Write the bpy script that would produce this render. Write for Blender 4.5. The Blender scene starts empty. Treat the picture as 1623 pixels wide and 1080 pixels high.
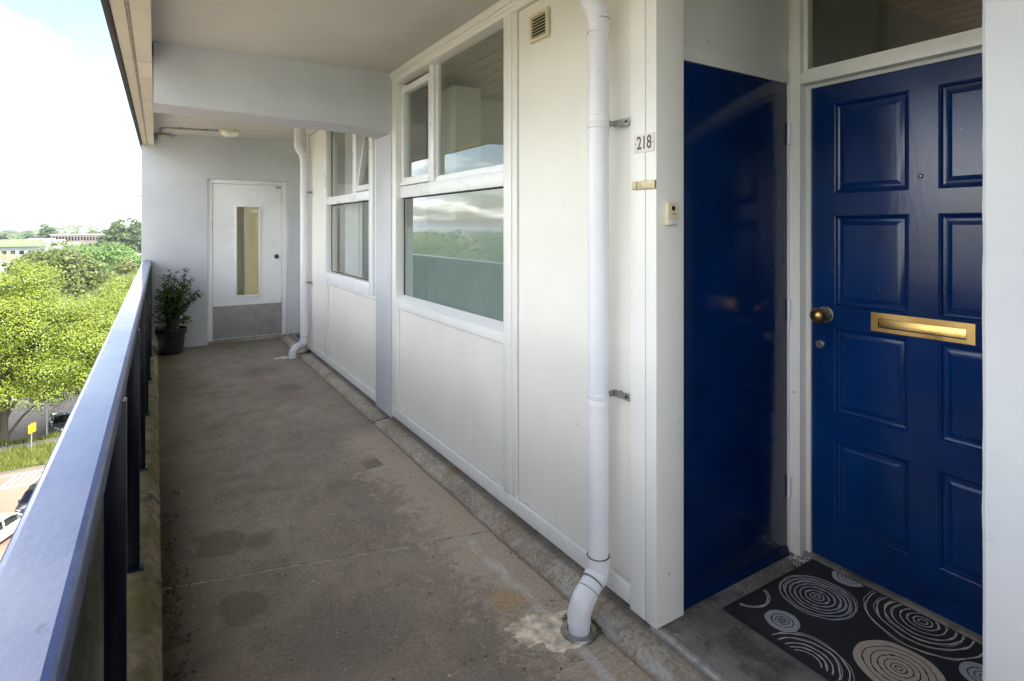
import bpy, bmesh, math, random
import numpy as np
from mathutils import Vector, Matrix, noise

# ------------------------------------------------------------------ camera, sky, sun, exposure
scene = bpy.context.scene
col = scene.collection
R = math.radians
CAM_Z = 1.5
cam_d = bpy.data.cameras.new('camera'); cam = bpy.data.objects.new('camera', cam_d); col.objects.link(cam)
cam.location = (0, 0, CAM_Z); cam.rotation_euler = (R(90), 0, -math.atan(564.5 / 901.7))
cam_d.lens = 20; cam_d.sensor_width = 36; cam_d.sensor_fit = 'HORIZONTAL'
cam_d.shift_y = -180 / 1623; cam_d.clip_start = 0.02; cam_d.clip_end = 30000
scene.camera = cam

SUN = Vector((0.30, -0.52, 0.80)).normalized()
sun_el = math.asin(SUN.z); sun_az = math.atan2(SUN.x, SUN.y)
sd = bpy.data.lights.new('sun', 'SUN'); sd.energy = 2.0; sd.angle = R(0.53); sd.color = (1, 0.95, 0.86)
so = bpy.data.objects.new('sun', sd); col.objects.link(so); so.location = (0, 0, 40)
so.rotation_euler = SUN.to_track_quat('Z', 'Y').to_euler()

w = bpy.data.worlds.new('World'); scene.world = w; w.use_nodes = True
nt = w.node_tree; nt.nodes.clear()
def WN(t, **k):
    n = nt.nodes.new(t)
    for a, b in k.items(): setattr(n, a, b)
    return n
L = nt.links.new
out = WN('ShaderNodeOutputWorld'); bg = WN('ShaderNodeBackground'); bg.inputs[1].default_value = 0.05
sky = WN('ShaderNodeTexSky', sky_type='NISHITA', sun_disc=False)
sky.sun_elevation = sun_el; sky.sun_rotation = sun_az; sky.air_density = 1.0; sky.dust_density = 1.2; sky.ozone_density = 1.0
tc = WN('ShaderNodeTexCoord'); sep = WN('ShaderNodeSeparateXYZ'); L(tc.outputs['Generated'], sep.inputs[0])
zz = WN('ShaderNodeMath', operation='MAXIMUM'); L(sep.outputs[2], zz.inputs[0]); zz.inputs[1].default_value = 0.0
za = WN('ShaderNodeMath', operation='ADD'); L(zz.outputs[0], za.inputs[0]); za.inputs[1].default_value = 0.22
dx = WN('ShaderNodeMath', operation='DIVIDE'); L(sep.outputs[0], dx.inputs[0]); L(za.outputs[0], dx.inputs[1])
dy = WN('ShaderNodeMath', operation='DIVIDE'); L(sep.outputs[1], dy.inputs[0]); L(za.outputs[0], dy.inputs[1])
cmb = WN('ShaderNodeCombineXYZ'); L(dx.outputs[0], cmb.inputs[0]); L(dy.outputs[0], cmb.inputs[1])
mp = WN('ShaderNodeMapping'); mp.inputs['Location'].default_value = (0.4, 16.2, 4.5); L(cmb.outputs[0], mp.inputs[0])
cn = WN('ShaderNodeTexNoise'); cn.inputs['Scale'].default_value = 1.15; cn.inputs['Detail'].default_value = 8
cn.inputs['Roughness'].default_value = 0.56; cn.inputs['Distortion'].default_value = 0.25; L(mp.outputs[0], cn.inputs['Vector'])
cr = WN('ShaderNodeValToRGB'); cr.color_ramp.elements[0].position = 0.45; cr.color_ramp.elements[1].position = 0.60
L(cn.outputs['Fac'], cr.inputs[0])
cn2 = WN('ShaderNodeTexNoise'); cn2.inputs['Scale'].default_value = 2.6; cn2.inputs['Detail'].default_value = 5; L(mp.outputs[0], cn2.inputs['Vector'])
cshade = WN('ShaderNodeMix', data_type='RGBA'); cr2 = WN('ShaderNodeMapRange'); L(cn2.outputs['Fac'], cr2.inputs[0]); cr2.inputs[1].default_value = 0.36; cr2.inputs[2].default_value = 0.52; L(cr2.outputs[0], cshade.inputs['Factor'])
cshade.inputs['A'].default_value = (9, 9.4, 10, 1); cshade.inputs['B'].default_value = (22, 21.4, 20.4, 1)
mixc = WN('ShaderNodeMix', data_type='RGBA'); veil = WN('ShaderNodeMapRange'); L(cr.outputs[0], veil.inputs[0]); veil.inputs[3].default_value = 0.006; L(veil.outputs[0], mixc.inputs['Factor']); L(sky.outputs[0], mixc.inputs['A']); L(cshade.outputs['Result'], mixc.inputs['B'])
L(mixc.outputs['Result'], bg.inputs[0]); L(bg.outputs[0], out.inputs[0])

vs = scene.view_settings
vs.view_transform = 'Standard'; vs.look = 'None'; vs.gamma = 1; vs.use_curve_mapping = False; vs.exposure = 2.98
scene.cycles.use_denoising = True
scene.cycles.max_bounces = 10; scene.cycles.diffuse_bounces = 5; scene.cycles.glossy_bounces = 5
scene.cycles.transmission_bounces = 6; scene.cycles.transparent_max_bounces = 12
scene.cycles.sample_clamp_indirect = 8; scene.cycles.caustics_reflective = False; scene.cycles.caustics_refractive = False

# ------------------------------------------------------------------ helpers
RNG = random.Random(7)
ORG = {}
class MB:
    def __init__(s): s.bm = bmesh.new()
    def _bev(s, vs_, bev, seg=2):
        if bev > 0:
            es = {e for v in vs_ for e in v.link_edges}
            bmesh.ops.bevel(s.bm, geom=list(es), offset=bev, segments=seg, profile=0.6, affect='EDGES')
    def hexa(s, p, bev=0):
        v = [s.bm.verts.new(q) for q in p]
        for f in ((0, 3, 2, 1), (4, 5, 6, 7), (0, 1, 5, 4), (1, 2, 6, 5), (2, 3, 7, 6), (3, 0, 4, 7)):
            s.bm.faces.new([v[i] for i in f])
        s._bev(v, bev); return s
    def box(s, x0, x1, y0, y1, z0, z1, bev=0):
        return s.hexa([(x0, y0, z0), (x1, y0, z0), (x1, y1, z0), (x0, y1, z0), (x0, y0, z1), (x1, y0, z1), (x1, y1, z1), (x0, y1, z1)], bev)
    def rings(s, rs, closed=True, caps=True, cyc=False):
        vv = [[s.bm.verts.new(q) for q in r] for r in rs]
        n = len(vv[0]); m = len(vv)
        for i in range(m if cyc else m - 1):
            a, b = vv[i], vv[(i + 1) % m]
            for j in range(n if closed else n - 1):
                s.bm.faces.new((a[j], a[(j + 1) % n], b[(j + 1) % n], b[j]))
        if caps and closed and not cyc:
            s.bm.faces.new(vv[0][::-1]); s.bm.faces.new(vv[-1])
        return s
    def prism_y(s, poly, y0, y1, poly2=None):
        p2 = poly2 or poly
        return s.rings([[(x, y0, z) for x, z in poly], [(x, y1, z) for x, z in p2]])
    def tube(s, pts, rad, seg=16, caps=True):
        pts = [Vector(p) for p in pts]; n = len(pts)
        if not isinstance(rad, (list, tuple)): rad = [rad] * n
        rs = []; ref = None
        for i, p in enumerate(pts):
            t = ((pts[min(i + 1, n - 1)] - pts[max(i - 1, 0)])).normalized()
            if ref is None:
                ref = t.cross(Vector((0, 0, 1)) if abs(t.z) < 0.9 else Vector((1, 0, 0))).normalized()
            ref = (ref - t * ref.dot(t)).normalized(); b = t.cross(ref)
            rs.append([p + (ref * math.cos(a) + b * math.sin(a)) * rad[i] for a in [2 * math.pi * k / seg for k in range(seg)]])
        return s.rings(rs, caps=caps)
    def lathe(s, prof, o, axis='z', seg=24):
        rs = []
        for r, h in prof:
            ring = []
            for k in range(seg):
                a = 2 * math.pi * k / seg; c, d = r * math.cos(a), r * math.sin(a)
                ring.append({'z': (o[0] + c, o[1] + d, o[2] + h), 'x': (o[0] + h, o[1] + c, o[2] + d), 'y': (o[0] + c, o[1] + h, o[2] + d)}[axis])
            rs.append(ring)
        return s.rings(rs)
    def quads(s, vs_, fs):
        v = [s.bm.verts.new(q) for q in vs_]
        for f in fs: s.bm.faces.new([v[i] for i in f])
        return s
    def build(s, name, m, parent=None, smooth=True, label=None, cat=None, group=None, kind=None, ang=35):
        bmesh.ops.recalc_face_normals(s.bm, faces=s.bm.faces)
        me = bpy.data.meshes.new(name); s.bm.to_mesh(me); s.bm.free()
        if parent is not None: o = Vector(ORG[parent.name])
        else:
            cs = [v.co for v in me.vertices]
            o = Vector(((min(c.x for c in cs) + max(c.x for c in cs)) / 2, (min(c.y for c in cs) + max(c.y for c in cs)) / 2, min(c.z for c in cs)))
        me.transform(Matrix.Translation(-o))
        if smooth:
            me.polygons.foreach_set('use_smooth', [True] * len(me.polygons)); me.set_sharp_from_angle(angle=R(ang))
        ms = m if isinstance(m, list) else [m]
        for x in ms: me.materials.append(MAT[x])
        ob = bpy.data.objects.new(name, me); col.objects.link(ob); ORG[ob.name] = o
        if parent is not None: ob.parent = parent
        else: ob.location = o
        return tag(ob, label, cat, group, kind)
def tag(o, label=None, cat=None, group=None, kind=None):
    if label: o['label'] = label
    if cat: o['category'] = cat
    if group: o['group'] = group
    if kind: o['kind'] = kind
    return o
def thing(name, loc, label=None, cat=None, group=None, kind=None):
    o = bpy.data.objects.new(name, None); o.empty_display_size = 0.1; col.objects.link(o); o.location = loc; ORG[o.name] = Vector(loc)
    return tag(o, label, cat, group, kind)
def copy_tree(o, parent=None):
    c = o.copy(); col.objects.link(c); c.parent = parent
    for ch in o.children: copy_tree(ch, c)
    return c
def mesh_obj(name, V, F, m, parent=None, loc=(0, 0, 0), attr=None, smooth=False, **k):
    me = bpy.data.meshes.new(name)
    V = np.asarray(V, dtype=np.float32); F = np.asarray(F, dtype=np.int32); n = F.shape[1]
    me.vertices.add(len(V)); me.vertices.foreach_set('co', V.ravel())
    me.loops.add(F.size); me.loops.foreach_set('vertex_index', F.ravel())
    me.polygons.add(len(F)); me.polygons.foreach_set('loop_start', np.arange(0, F.size, n, dtype=np.int32))
    if attr is not None:
        a = me.attributes.new('leaf', 'FLOAT', 'FACE'); a.data.foreach_set('value', np.asarray(attr, dtype=np.float32))
    me.update(calc_edges=True); me.validate()
    if smooth: me.polygons.foreach_set('use_smooth', [True] * len(me.polygons))
    me.materials.append(MAT[m])
    ob = bpy.data.objects.new(name, me); col.objects.link(ob); ORG[ob.name] = Vector(loc)
    if parent is not None: ob.parent = parent
    else: ob.location = loc
    return tag(ob, **k)

# ------------------------------------------------------------------ materials
MAT = {}
class NT:
    def __init__(s, name):
        m = bpy.data.materials.new(name); m.use_nodes = True; s.m = m; s.t = m.node_tree; MAT[name] = m
        s.b = s.t.nodes['Principled BSDF']; s.out = s.t.nodes['Material Output']
        s.geo = s.t.nodes.new('ShaderNodeNewGeometry'); s.pos = s.geo.outputs['Position']
        x = s.n('ShaderNodeSeparateXYZ'); s.l(s.pos, x.inputs[0]); s.X, s.Y, s.Z = x.outputs
    def n(s, t, **k):
        q = s.t.nodes.new(t)
        for a, b in k.items(): setattr(q, a, b)
        return q
    def l(s, a, b): s.t.links.new(a, b)
    def sock(s, v, i):
        if isinstance(v, (int, float)): i.default_value = v
        elif isinstance(v, (tuple, list)): i.default_value = (*v, 1)[:4] if len(i.default_value) == 4 else v
        else: s.l(v, i)
    def math(s, op, a, b=0.0, c=0.0):
        q = s.n('ShaderNodeMath', operation=op); s.sock(a, q.inputs[0]); s.sock(b, q.inputs[1]); s.sock(c, q.inputs[2]); return q.outputs[0]
    def noise(s, scale, detail=4, rough=0.55, stretch=None, dist=0.0, off=None):
        v = s.pos
        if stretch or off:
            mpn = s.n('ShaderNodeMapping'); s.l(v, mpn.inputs[0])
            if stretch: mpn.inputs['Scale'].default_value = stretch
            if off: mpn.inputs['Location'].default_value = off
            v = mpn.outputs[0]
        q = s.n('ShaderNodeTexNoise'); q.inputs['Scale'].default_value = scale; q.inputs['Detail'].default_value = detail
        q.inputs['Roughness'].default_value = rough; q.inputs['Distortion'].default_value = dist; s.l(v, q.inputs['Vector']); return q.outputs['Fac']
    def vor(s, scale, feature='F1', out='Distance'):
        q = s.n('ShaderNodeTexVoronoi', feature=feature); q.inputs['Scale'].default_value = scale; s.l(s.pos, q.inputs['Vector']); return q.outputs[out]
    def ramp(s, v, lo, hi, a=0.0, b=1.0):
        q = s.n('ShaderNodeMapRange', interpolation_type='SMOOTHSTEP'); s.sock(v, q.inputs[0])
        for i, x in zip((1, 2, 3, 4), (lo, hi, a, b)): s.sock(x, q.inputs[i])
        return q.outputs[0]
    def mix(s, f, a, b, mode='MIX'):
        q = s.n('ShaderNodeMix', data_type='RGBA', blend_type=mode); s.sock(f, q.inputs['Factor']); s.sock(a, q.inputs['A']); s.sock(b, q.inputs['B']); return q.outputs['Result']
    def bump(s, h, strength=0.2, dist=0.01):
        q = s.n('ShaderNodeBump'); q.inputs['Strength'].default_value = strength; q.inputs['Distance'].default_value = dist; s.l(h, q.inputs['Height']); s.l(q.outputs[0], s.b.inputs['Normal'])
    def set(s, base=None, rough=None, metal=None, **k):
        if base is not None: s.sock(base, s.b.inputs['Base Color'])
        if rough is not None: s.sock(rough, s.b.inputs['Roughness'])
        if metal is not None: s.sock(metal, s.b.inputs['Metallic'])
        for a, v in k.items(): s.sock(v, s.b.inputs[a.replace('_', ' ')])
        return s
def plain(name, c, rough=0.5, metal=0.0, var=0.12, scale=6, bump=0.0, bscale=120, bdist=0.002, **k):
    t = NT(name); n1 = t.noise(scale, 5)
    base = t.mix(t.ramp(n1, 0.3, 0.7), tuple(x * (1 - var) for x in c), tuple(min(1, x * (1 + var)) for x in c))
    t.set(base, t.ramp(n1, 0.2, 0.8, max(0, rough - 0.06), min(1, rough + 0.06)), metal, **k)
    if bump: t.bump(t.noise(bscale, 3), bump, bdist)
    return t
# painted timber with brush marks, a few chips and dirt low down
def timber(name, c, rough=0.34, grime=(0.32, 0.28, 0.2)):
    t = NT(name); n1 = t.noise(3.5, 5); n2 = t.noise(40, 4, stretch=(1, 1, 0.06))
    base = t.mix(t.ramp(n1, 0.25, 0.75), tuple(x * 0.955 for x in c), c)
    chip = t.math('MULTIPLY', t.ramp(t.noise(34, 2, off=(3, 1, 2)), 0.735, 0.75), t.ramp(t.noise(5, 2), 0.5, 0.6))
    base = t.mix(t.math('MULTIPLY', chip, 0.16), base, grime)
    sp = t.math('MULTIPLY', t.ramp(t.vor(9), 0.055, 0.03), t.ramp(t.noise(1.5, 2, off=(1, 8, 3)), 0.50, 0.56))
    base = t.mix(t.math('MULTIPLY', sp, 0.7), base, (0.16, 0.14, 0.11))
    str_ = t.ramp(t.noise(9, 5, stretch=(1, 1, 0.12), off=(5, 2, 0)), 0.52, 0.8)
    base = t.mix(t.math('MULTIPLY', str_, 0.05), base, grime)
    low = t.math('MULTIPLY', t.ramp(t.Z, 0.30, 0.06), t.ramp(t.noise(30, 5), 0.40, 0.7))
    base = t.mix(t.math('MULTIPLY', low, 0.12), base, grime)
    t.set(base, t.ramp(n1, 0.2, 0.8, rough - 0.05, rough + 0.1)); t.bump(n2, 0.12, 0.0015); return t
timber('white_timber', (0.81, 0.805, 0.775)); timber('white_panel', (0.815, 0.795, 0.735), 0.40); timber('grey_timber', (0.62, 0.63, 0.62), 0.4)

# rolled masonry paint on concrete
def masonry(name, c):
    t = NT(name); n1 = t.noise(1.3, 6, 0.6); n2 = t.noise(260, 3); n3 = t.noise(22, 5, 0.6)
    base = t.mix(t.ramp(n1, 0.3, 0.7), tuple(x * 0.90 for x in c), tuple(x * 1.03 for x in c))
    st = t.ramp(t.noise(5, 6, 0.65, off=(4, 4, 4)), 0.60, 0.78)
    base = t.mix(t.math('MULTIPLY', st, 0.20), base, (0.28, 0.26, 0.22))
    run = t.ramp(t.noise(11, 5, 0.6, stretch=(1, 1, 0.05)), 0.58, 0.82)
    base = t.mix(t.math('MULTIPLY', run, 0.18), base, (0.25, 0.24, 0.21))
    scr = t.ramp(t.noise(26, 2, 0.4, stretch=(0.25, 0.25, 1.2), dist=0.8, off=(2, 7, 1)), 0.715, 0.735)
    base = t.mix(t.math('MULTIPLY', scr, 0.14), base, (0.3, 0.3, 0.31))
    t.set(base, 0.62)
    h = t.math('ADD', t.math('MULTIPLY', n2, 0.25), t.math('ADD', n3, t.math('MULTIPLY', n1, 2.0)))
    t.bump(h, 0.35, 0.004); return t
masonry('grey_masonry', (0.545, 0.562, 0.592)); masonry('soffit', (0.56, 0.545, 0.50)); masonry('fascia', (0.64, 0.60, 0.49))  # soffit is the same paint tinted warm to stand in for ground bounce
# worn concrete gallery floor
t = NT('floor_concrete')
big = t.noise(0.9, 6, 0.55, dist=0.3); med = t.noise(5.5, 7, 0.68); fine = t.noise(70, 6, 0.78); mid2 = t.noise(20, 6, 0.7)
scuff = t.noise(9, 6, 0.65, stretch=(1, 0.3, 1), off=(2, 5, 1))
base = t.mix(t.ramp(big, 0.33, 0.67), (0.185, 0.155, 0.121), (0.265, 0.225, 0.178))
base = t.mix(t.math('MULTIPLY', t.ramp(med, 0.42, 0.66), 0.32), base, (0.100, 0.080, 0.060))
base = t.mix(t.math('MULTIPLY', t.ramp(scuff, 0.50, 0.68), 0.40), base, (0.28, 0.238, 0.185))
base = t.mix(t.math('MULTIPLY', t.ramp(mid2, 0.54, 0.68), 0.40), base, (0.30, 0.265, 0.22))
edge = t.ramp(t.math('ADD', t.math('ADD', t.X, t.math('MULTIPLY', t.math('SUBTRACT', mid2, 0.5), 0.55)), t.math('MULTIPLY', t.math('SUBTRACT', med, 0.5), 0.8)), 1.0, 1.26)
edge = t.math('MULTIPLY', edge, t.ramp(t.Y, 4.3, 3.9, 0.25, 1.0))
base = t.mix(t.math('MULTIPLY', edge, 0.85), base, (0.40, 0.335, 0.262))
wl = t.math('ABSOLUTE', t.math('SUBTRACT', t.math('ADD', t.X, t.math('MULTIPLY', t.math('SUBTRACT', med, 0.5), 0.09)), 1.275))
wl = t.math('MULTIPLY', t.ramp(wl, 0.034, 0.008), t.math('MULTIPLY', t.ramp(t.Y, 2.46, 2.38), t.ramp(t.noise(9, 4), 0.36, 0.55)))
base = t.mix(t.math('MULTIPLY', wl, 0.7), base, (0.46, 0.46, 0.46))
# brown water stains and one rust spot
def spot(cx, cy, r, soft=0.5, nz=0.3):
    a = t.math('SUBTRACT', t.X, cx); b = t.math('SUBTRACT', t.Y, cy)
    d = t.math('SQRT', t.math('ADD', t.math('MULTIPLY', a, a), t.math('MULTIPLY', b, b)))
    d = t.math('ADD', d, t.math('MULTIPLY', t.math('SUBTRACT', med, 0.5), nz)); return t.ramp(d, r, r * soft)
for cx, cy, r, s_, c in ((0.25, 3.02, 0.13, 0.75, (0.10, 0.072, 0.038)), (0.42, 2.95, 0.10, 0.55, (0.13, 0.10, 0.06)), (0.30, 2.45, 0.12, 0.65, (0.105, 0.08, 0.045)), (1.344, 3.13, 0.05, 0.2, (0.42, 0.22, 0.05)), (1.20, 1.95, 0.10, 0.2, (0.36, 0.25, 0.14)), (0.62, 2.1, 0.3, 0.2, (0.13, 0.11, 0.09)), (1.05, 5.6, 0.14, 0.5, (0.09, 0.085, 0.06)), (0.9, 6.4, 0.35, 0.2, (0.13, 0.11, 0.09))):
    base = t.mix(t.math('MULTIPLY', spot(cx, cy, r, s_), 0.72), base, c)
moss = t.ramp(t.math('ADD', t.X, t.math('MULTIPLY', t.math('SUBTRACT', big, 0.5), 0.7)), 0.52, 0.04)
moss = t.math('MULTIPLY', moss, t.ramp(t.Y, 2.2, 4.8, 0.30, 1.0))
base = t.mix(t.math('MULTIPLY', moss, 0.60), base, (0.085, 0.082, 0.018))
dirt = t.math('MULTIPLY', t.ramp(t.math('ADD', t.X, t.math('MULTIPLY', t.math('SUBTRACT', med, 0.5), 0.45)), 0.26, 0.03), t.ramp(t.Y, 5.0, 3.4, 0.25, 1))
base = t.mix(t.math('MULTIPLY', dirt, 0.85), base, (0.040, 0.030, 0.020))
gr = t.n('ShaderNodeMapRange'); t.l(fine, gr.inputs[0])
for i_, v_ in zip((1, 2, 3, 4), (0.30, 0.70, 0.55, 1.45)): gr.inputs[i_].default_value = v_
gc = t.n('ShaderNodeCombineColor')
for i_ in range(3): t.l(gr.outputs[0], gc.inputs[i_])
base = t.mix(0.85, base, gc.outputs[0], 'MULTIPLY')
base = t.mix(t.math('MULTIPLY', t.ramp(t.vor(24), 0.17, 0.09), t.ramp(t.noise(7, 4), 0.50, 0.58)), base, (0.045, 0.037, 0.03))
base = t.mix(t.math('MULTIPLY', t.ramp(t.vor(13), 0.075, 0.04), t.ramp(t.noise(5, 3, off=(5, 5, 5)), 0.50, 0.56)), base, (0.55, 0.50, 0.42))
base = t.mix(t.math('MULTIPLY', t.ramp(t.vor(41), 0.16, 0.10), t.ramp(t.noise(6, 4, off=(1, 5, 8)), 0.52, 0.6)), base, (0.44, 0.39, 0.32))
crk = t.math('ABSOLUTE', t.math('SUBTRACT', t.noise(1.7, 5, 0.55, dist=0.7, off=(9, 2, 0)), 0.5))
base = t.mix(t.math('MULTIPLY', t.ramp(crk, 0.004, 0.0015), 0.35), base, (0.07, 0.06, 0.05))
t.set(base, t.ramp(med, 0.3, 0.7, 0.55, 0.8)); t.bump(t.math('ADD', t.math('MULTIPLY', fine, 0.5), t.math('ADD', mid2, med)), 0.45, 0.004)
# kerb
t = NT('kerb_concrete'); big = t.noise(3, 6, 0.6); med = t.noise(16, 6, 0.72); fine = t.noise(75, 5, 0.75)
base = t.mix(t.ramp(big, 0.35, 0.65), (0.29, 0.25, 0.20), (0.46, 0.42, 0.35))
base = t.mix(t.math('MULTIPLY', t.ramp(fine, 0.48, 0.60), 0.65), base, (0.15, 0.12, 0.09))
base = t.mix(t.math('MULTIPLY', t.ramp(fine, 0.46, 0.34), 0.45), base, (0.56, 0.53, 0.47))
base = t.mix(t.math('MULTIPLY', t.ramp(med, 0.5, 0.72), 0.6), base, (0.15, 0.12, 0.085))
base = t.mix(t.math('MULTIPLY', t.ramp(t.noise(6, 4, off=(2, 2, 2)), 0.58, 0.7), 0.5), base, (0.46, 0.46, 0.46))
base = t.mix(t.math('MULTIPLY', t.ramp(t.noise(4.4, 4, off=(7, 3, 2)), 0.6, 0.72), 0.55), base, (0.33, 0.19, 0.07))
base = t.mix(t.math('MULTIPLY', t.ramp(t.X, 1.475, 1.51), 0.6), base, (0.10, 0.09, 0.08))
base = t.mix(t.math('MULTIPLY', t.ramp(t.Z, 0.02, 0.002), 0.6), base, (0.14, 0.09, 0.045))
t.set(base, 0.75); t.bump(t.math('ADD', fine, t.math('MULTIPLY', med, 2)), 0.5, 0.005)
# mossy curb under the railing
t = NT('mossy_concrete'); big = t.noise(2.4, 6, 0.6); med = t.noise(20, 6, 0.72); fine = t.noise(80, 5, 0.78)
base = t.mix(t.ramp(med, 0.3, 0.7), (0.13, 0.11, 0.07), (0.34, 0.29, 0.19))
base = t.mix(t.math('MULTIPLY', t.ramp(t.math('ADD', big, t.math('MULTIPLY', t.math('SUBTRACT', fine, 0.5), 0.5)), 0.44, 0.60), 0.70), base, (0.12, 0.115, 0.012))
base = t.mix(t.math('MULTIPLY', t.ramp(fine, 0.55, 0.68), 0.6), base, (0.03, 0.03, 0.012))
base = t.mix(t.math('MULTIPLY', t.ramp(t.noise(7, 5, off=(4, 4, 1)), 0.55, 0.66), 0.8), base, (0.03, 0.042, 0.010))
t.set(base, 0.85); t.bump(t.math('ADD', fine, t.math('MULTIPLY', med, 2)), 0.7, 0.006)
# speckled niche floor
t = NT('niche_concrete'); big = t.noise(3.0, 6, 0.62); med = t.noise(18, 5); fine = t.noise(85, 5, 0.9)
base = t.mix(t.ramp(big, 0.34, 0.66), (0.135, 0.125, 0.110), (0.275, 0.258, 0.230))
base = t.mix(t.math('MULTIPLY', t.ramp(t.noise(6, 5, 0.6, off=(1, 6, 2)), 0.50, 0.64), 0.8), base, (0.055, 0.050, 0.044))
base = t.mix(t.ramp(fine, 0.52, 0.70), base, t.mix(0.6, base, (0.42, 0.39, 0.34)))
base = t.mix(t.math('MULTIPLY', t.ramp(t.noise(75, 5, 0.9, off=(4, 0, 0)), 0.55, 0.66), 0.8), base, (0.05, 0.045, 0.04))
base = t.mix(t.math('MULTIPLY', t.ramp(t.noise(60, 2, off=(0, 9, 0)), 0.72, 0.75), 0.7), base, (0.6, 0.58, 0.53))
t.set(base, 0.75); t.bump(t.math('ADD', fine, med), 0.35, 0.003)
# glossy navy paint
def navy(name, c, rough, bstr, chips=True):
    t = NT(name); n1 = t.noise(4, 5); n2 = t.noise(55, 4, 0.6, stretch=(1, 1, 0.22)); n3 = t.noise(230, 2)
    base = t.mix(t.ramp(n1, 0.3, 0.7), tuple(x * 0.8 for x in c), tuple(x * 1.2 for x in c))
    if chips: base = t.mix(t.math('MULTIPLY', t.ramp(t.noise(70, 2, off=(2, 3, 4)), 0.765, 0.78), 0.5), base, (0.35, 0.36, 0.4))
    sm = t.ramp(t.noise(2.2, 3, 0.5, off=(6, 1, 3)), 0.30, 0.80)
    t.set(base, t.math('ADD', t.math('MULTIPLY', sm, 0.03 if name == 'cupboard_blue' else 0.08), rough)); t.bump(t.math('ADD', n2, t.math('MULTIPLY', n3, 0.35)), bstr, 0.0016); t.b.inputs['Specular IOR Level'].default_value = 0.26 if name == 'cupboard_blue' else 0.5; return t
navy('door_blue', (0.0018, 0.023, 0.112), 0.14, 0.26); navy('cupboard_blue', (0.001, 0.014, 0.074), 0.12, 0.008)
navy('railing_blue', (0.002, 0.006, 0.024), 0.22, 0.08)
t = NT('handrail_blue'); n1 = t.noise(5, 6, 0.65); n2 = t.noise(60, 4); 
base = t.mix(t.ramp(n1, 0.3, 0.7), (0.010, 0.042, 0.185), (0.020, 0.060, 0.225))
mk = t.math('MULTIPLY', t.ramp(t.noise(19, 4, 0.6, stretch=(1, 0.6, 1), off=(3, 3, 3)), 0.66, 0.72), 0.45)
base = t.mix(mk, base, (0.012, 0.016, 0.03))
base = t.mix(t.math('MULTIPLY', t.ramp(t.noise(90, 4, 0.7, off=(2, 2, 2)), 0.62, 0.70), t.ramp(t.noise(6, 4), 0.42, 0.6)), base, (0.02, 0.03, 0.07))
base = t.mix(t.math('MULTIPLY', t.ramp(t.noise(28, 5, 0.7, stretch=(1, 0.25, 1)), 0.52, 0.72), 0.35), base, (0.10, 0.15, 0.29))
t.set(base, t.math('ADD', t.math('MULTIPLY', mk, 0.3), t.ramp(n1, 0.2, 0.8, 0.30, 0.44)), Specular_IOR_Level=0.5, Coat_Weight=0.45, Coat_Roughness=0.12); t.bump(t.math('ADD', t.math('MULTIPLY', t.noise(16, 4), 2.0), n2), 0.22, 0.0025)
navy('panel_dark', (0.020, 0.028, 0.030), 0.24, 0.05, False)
# metals, plastics
plain('steel', (0.45, 0.45, 0.44), 0.38, 1.0, 0.2, 20, 0.05); plain('worn_steel', (0.34, 0.33, 0.31), 0.45, 0.9, 0.3, 25, 0.1)
t = NT('kick_metal'); n1 = t.noise(6, 6, 0.65); n2 = t.noise(90, 3, stretch=(0.05, 1, 1))
base = t.mix(t.ramp(n1, 0.3, 0.7), (0.25, 0.25, 0.25), (0.36, 0.36, 0.355)); base = t.mix(t.math('MULTIPLY', t.ramp(t.noise(9, 3, off=(1, 1, 5), stretch=(1, 1, 2)), 0.68, 0.72), 0.6), base, (0.08, 0.08, 0.08))
t.set(base, t.ramp(n1, 0.2, 0.8, 0.35, 0.6), 0.75); t.bump(n2, 0.1, 0.001)
t = NT('brass'); n1 = t.noise(9, 5); n2 = t.noise(200, 2, stretch=(1, 0.03, 1))
t.set(t.mix(t.ramp(n1, 0.3, 0.7), (0.72, 0.43, 0.13), (0.82, 0.54, 0.20)), t.ramp(n1, 0.3, 0.7, 0.26, 0.36), 1.0); t.bump(n2, 0.06, 0.0008)
plain('latch_brass', (0.42, 0.36, 0.22), 0.4, 0.6, 0.15, 40); plain('old_brass', (0.34, 0.22, 0.09), 0.33, 1.0, 0.45, 40, 0.1); plain('rose_metal', (0.24, 0.24, 0.20), 0.45, 0.9, 0.4, 50, 0.15)
plain('pvc_white', (0.74, 0.75, 0.80), 0.30, 0, 0.03, 3); plain('cream_plastic', (0.66, 0.61, 0.42), 0.4, 0, 0.06, 10)
t = NT('pvc_pipe'); n1 = t.noise(3, 4); base = t.mix(t.ramp(n1, 0.3, 0.7), (0.70, 0.715, 0.78), (0.76, 0.77, 0.82))
base = t.mix(t.math('MULTIPLY', t.ramp(t.noise(85, 2, stretch=(1, 1, 0.8)), 0.755, 0.77), 0.85), base, (0.05, 0.05, 0.06))
base = t.mix(t.math('MULTIPLY', t.ramp(t.noise(8, 5, stretch=(1, 1, 0.2), off=(3, 1, 0)), 0.55, 0.8), 0.2), base, (0.5, 0.47, 0.38))
t.set(base, 0.3)
plain('white_gloss', (0.79, 0.80, 0.81), 0.30, 0, 0.025, 2.5, 0.03, 40); plain('strip_grey', (0.30, 0.295, 0.285), 0.6, 0, 0.3, 30, 0.3); plain('grey_wall', (0.62, 0.58, 0.45), 0.6)
plain('lamp_dome', (0.78, 0.77, 0.70), 0.25, 0, 0.04, 10, Subsurface_Weight=0.2); plain('black_plastic', (0.012, 0.012, 0.013), 0.45, 0, 0.2, 30, 0.1)
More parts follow.
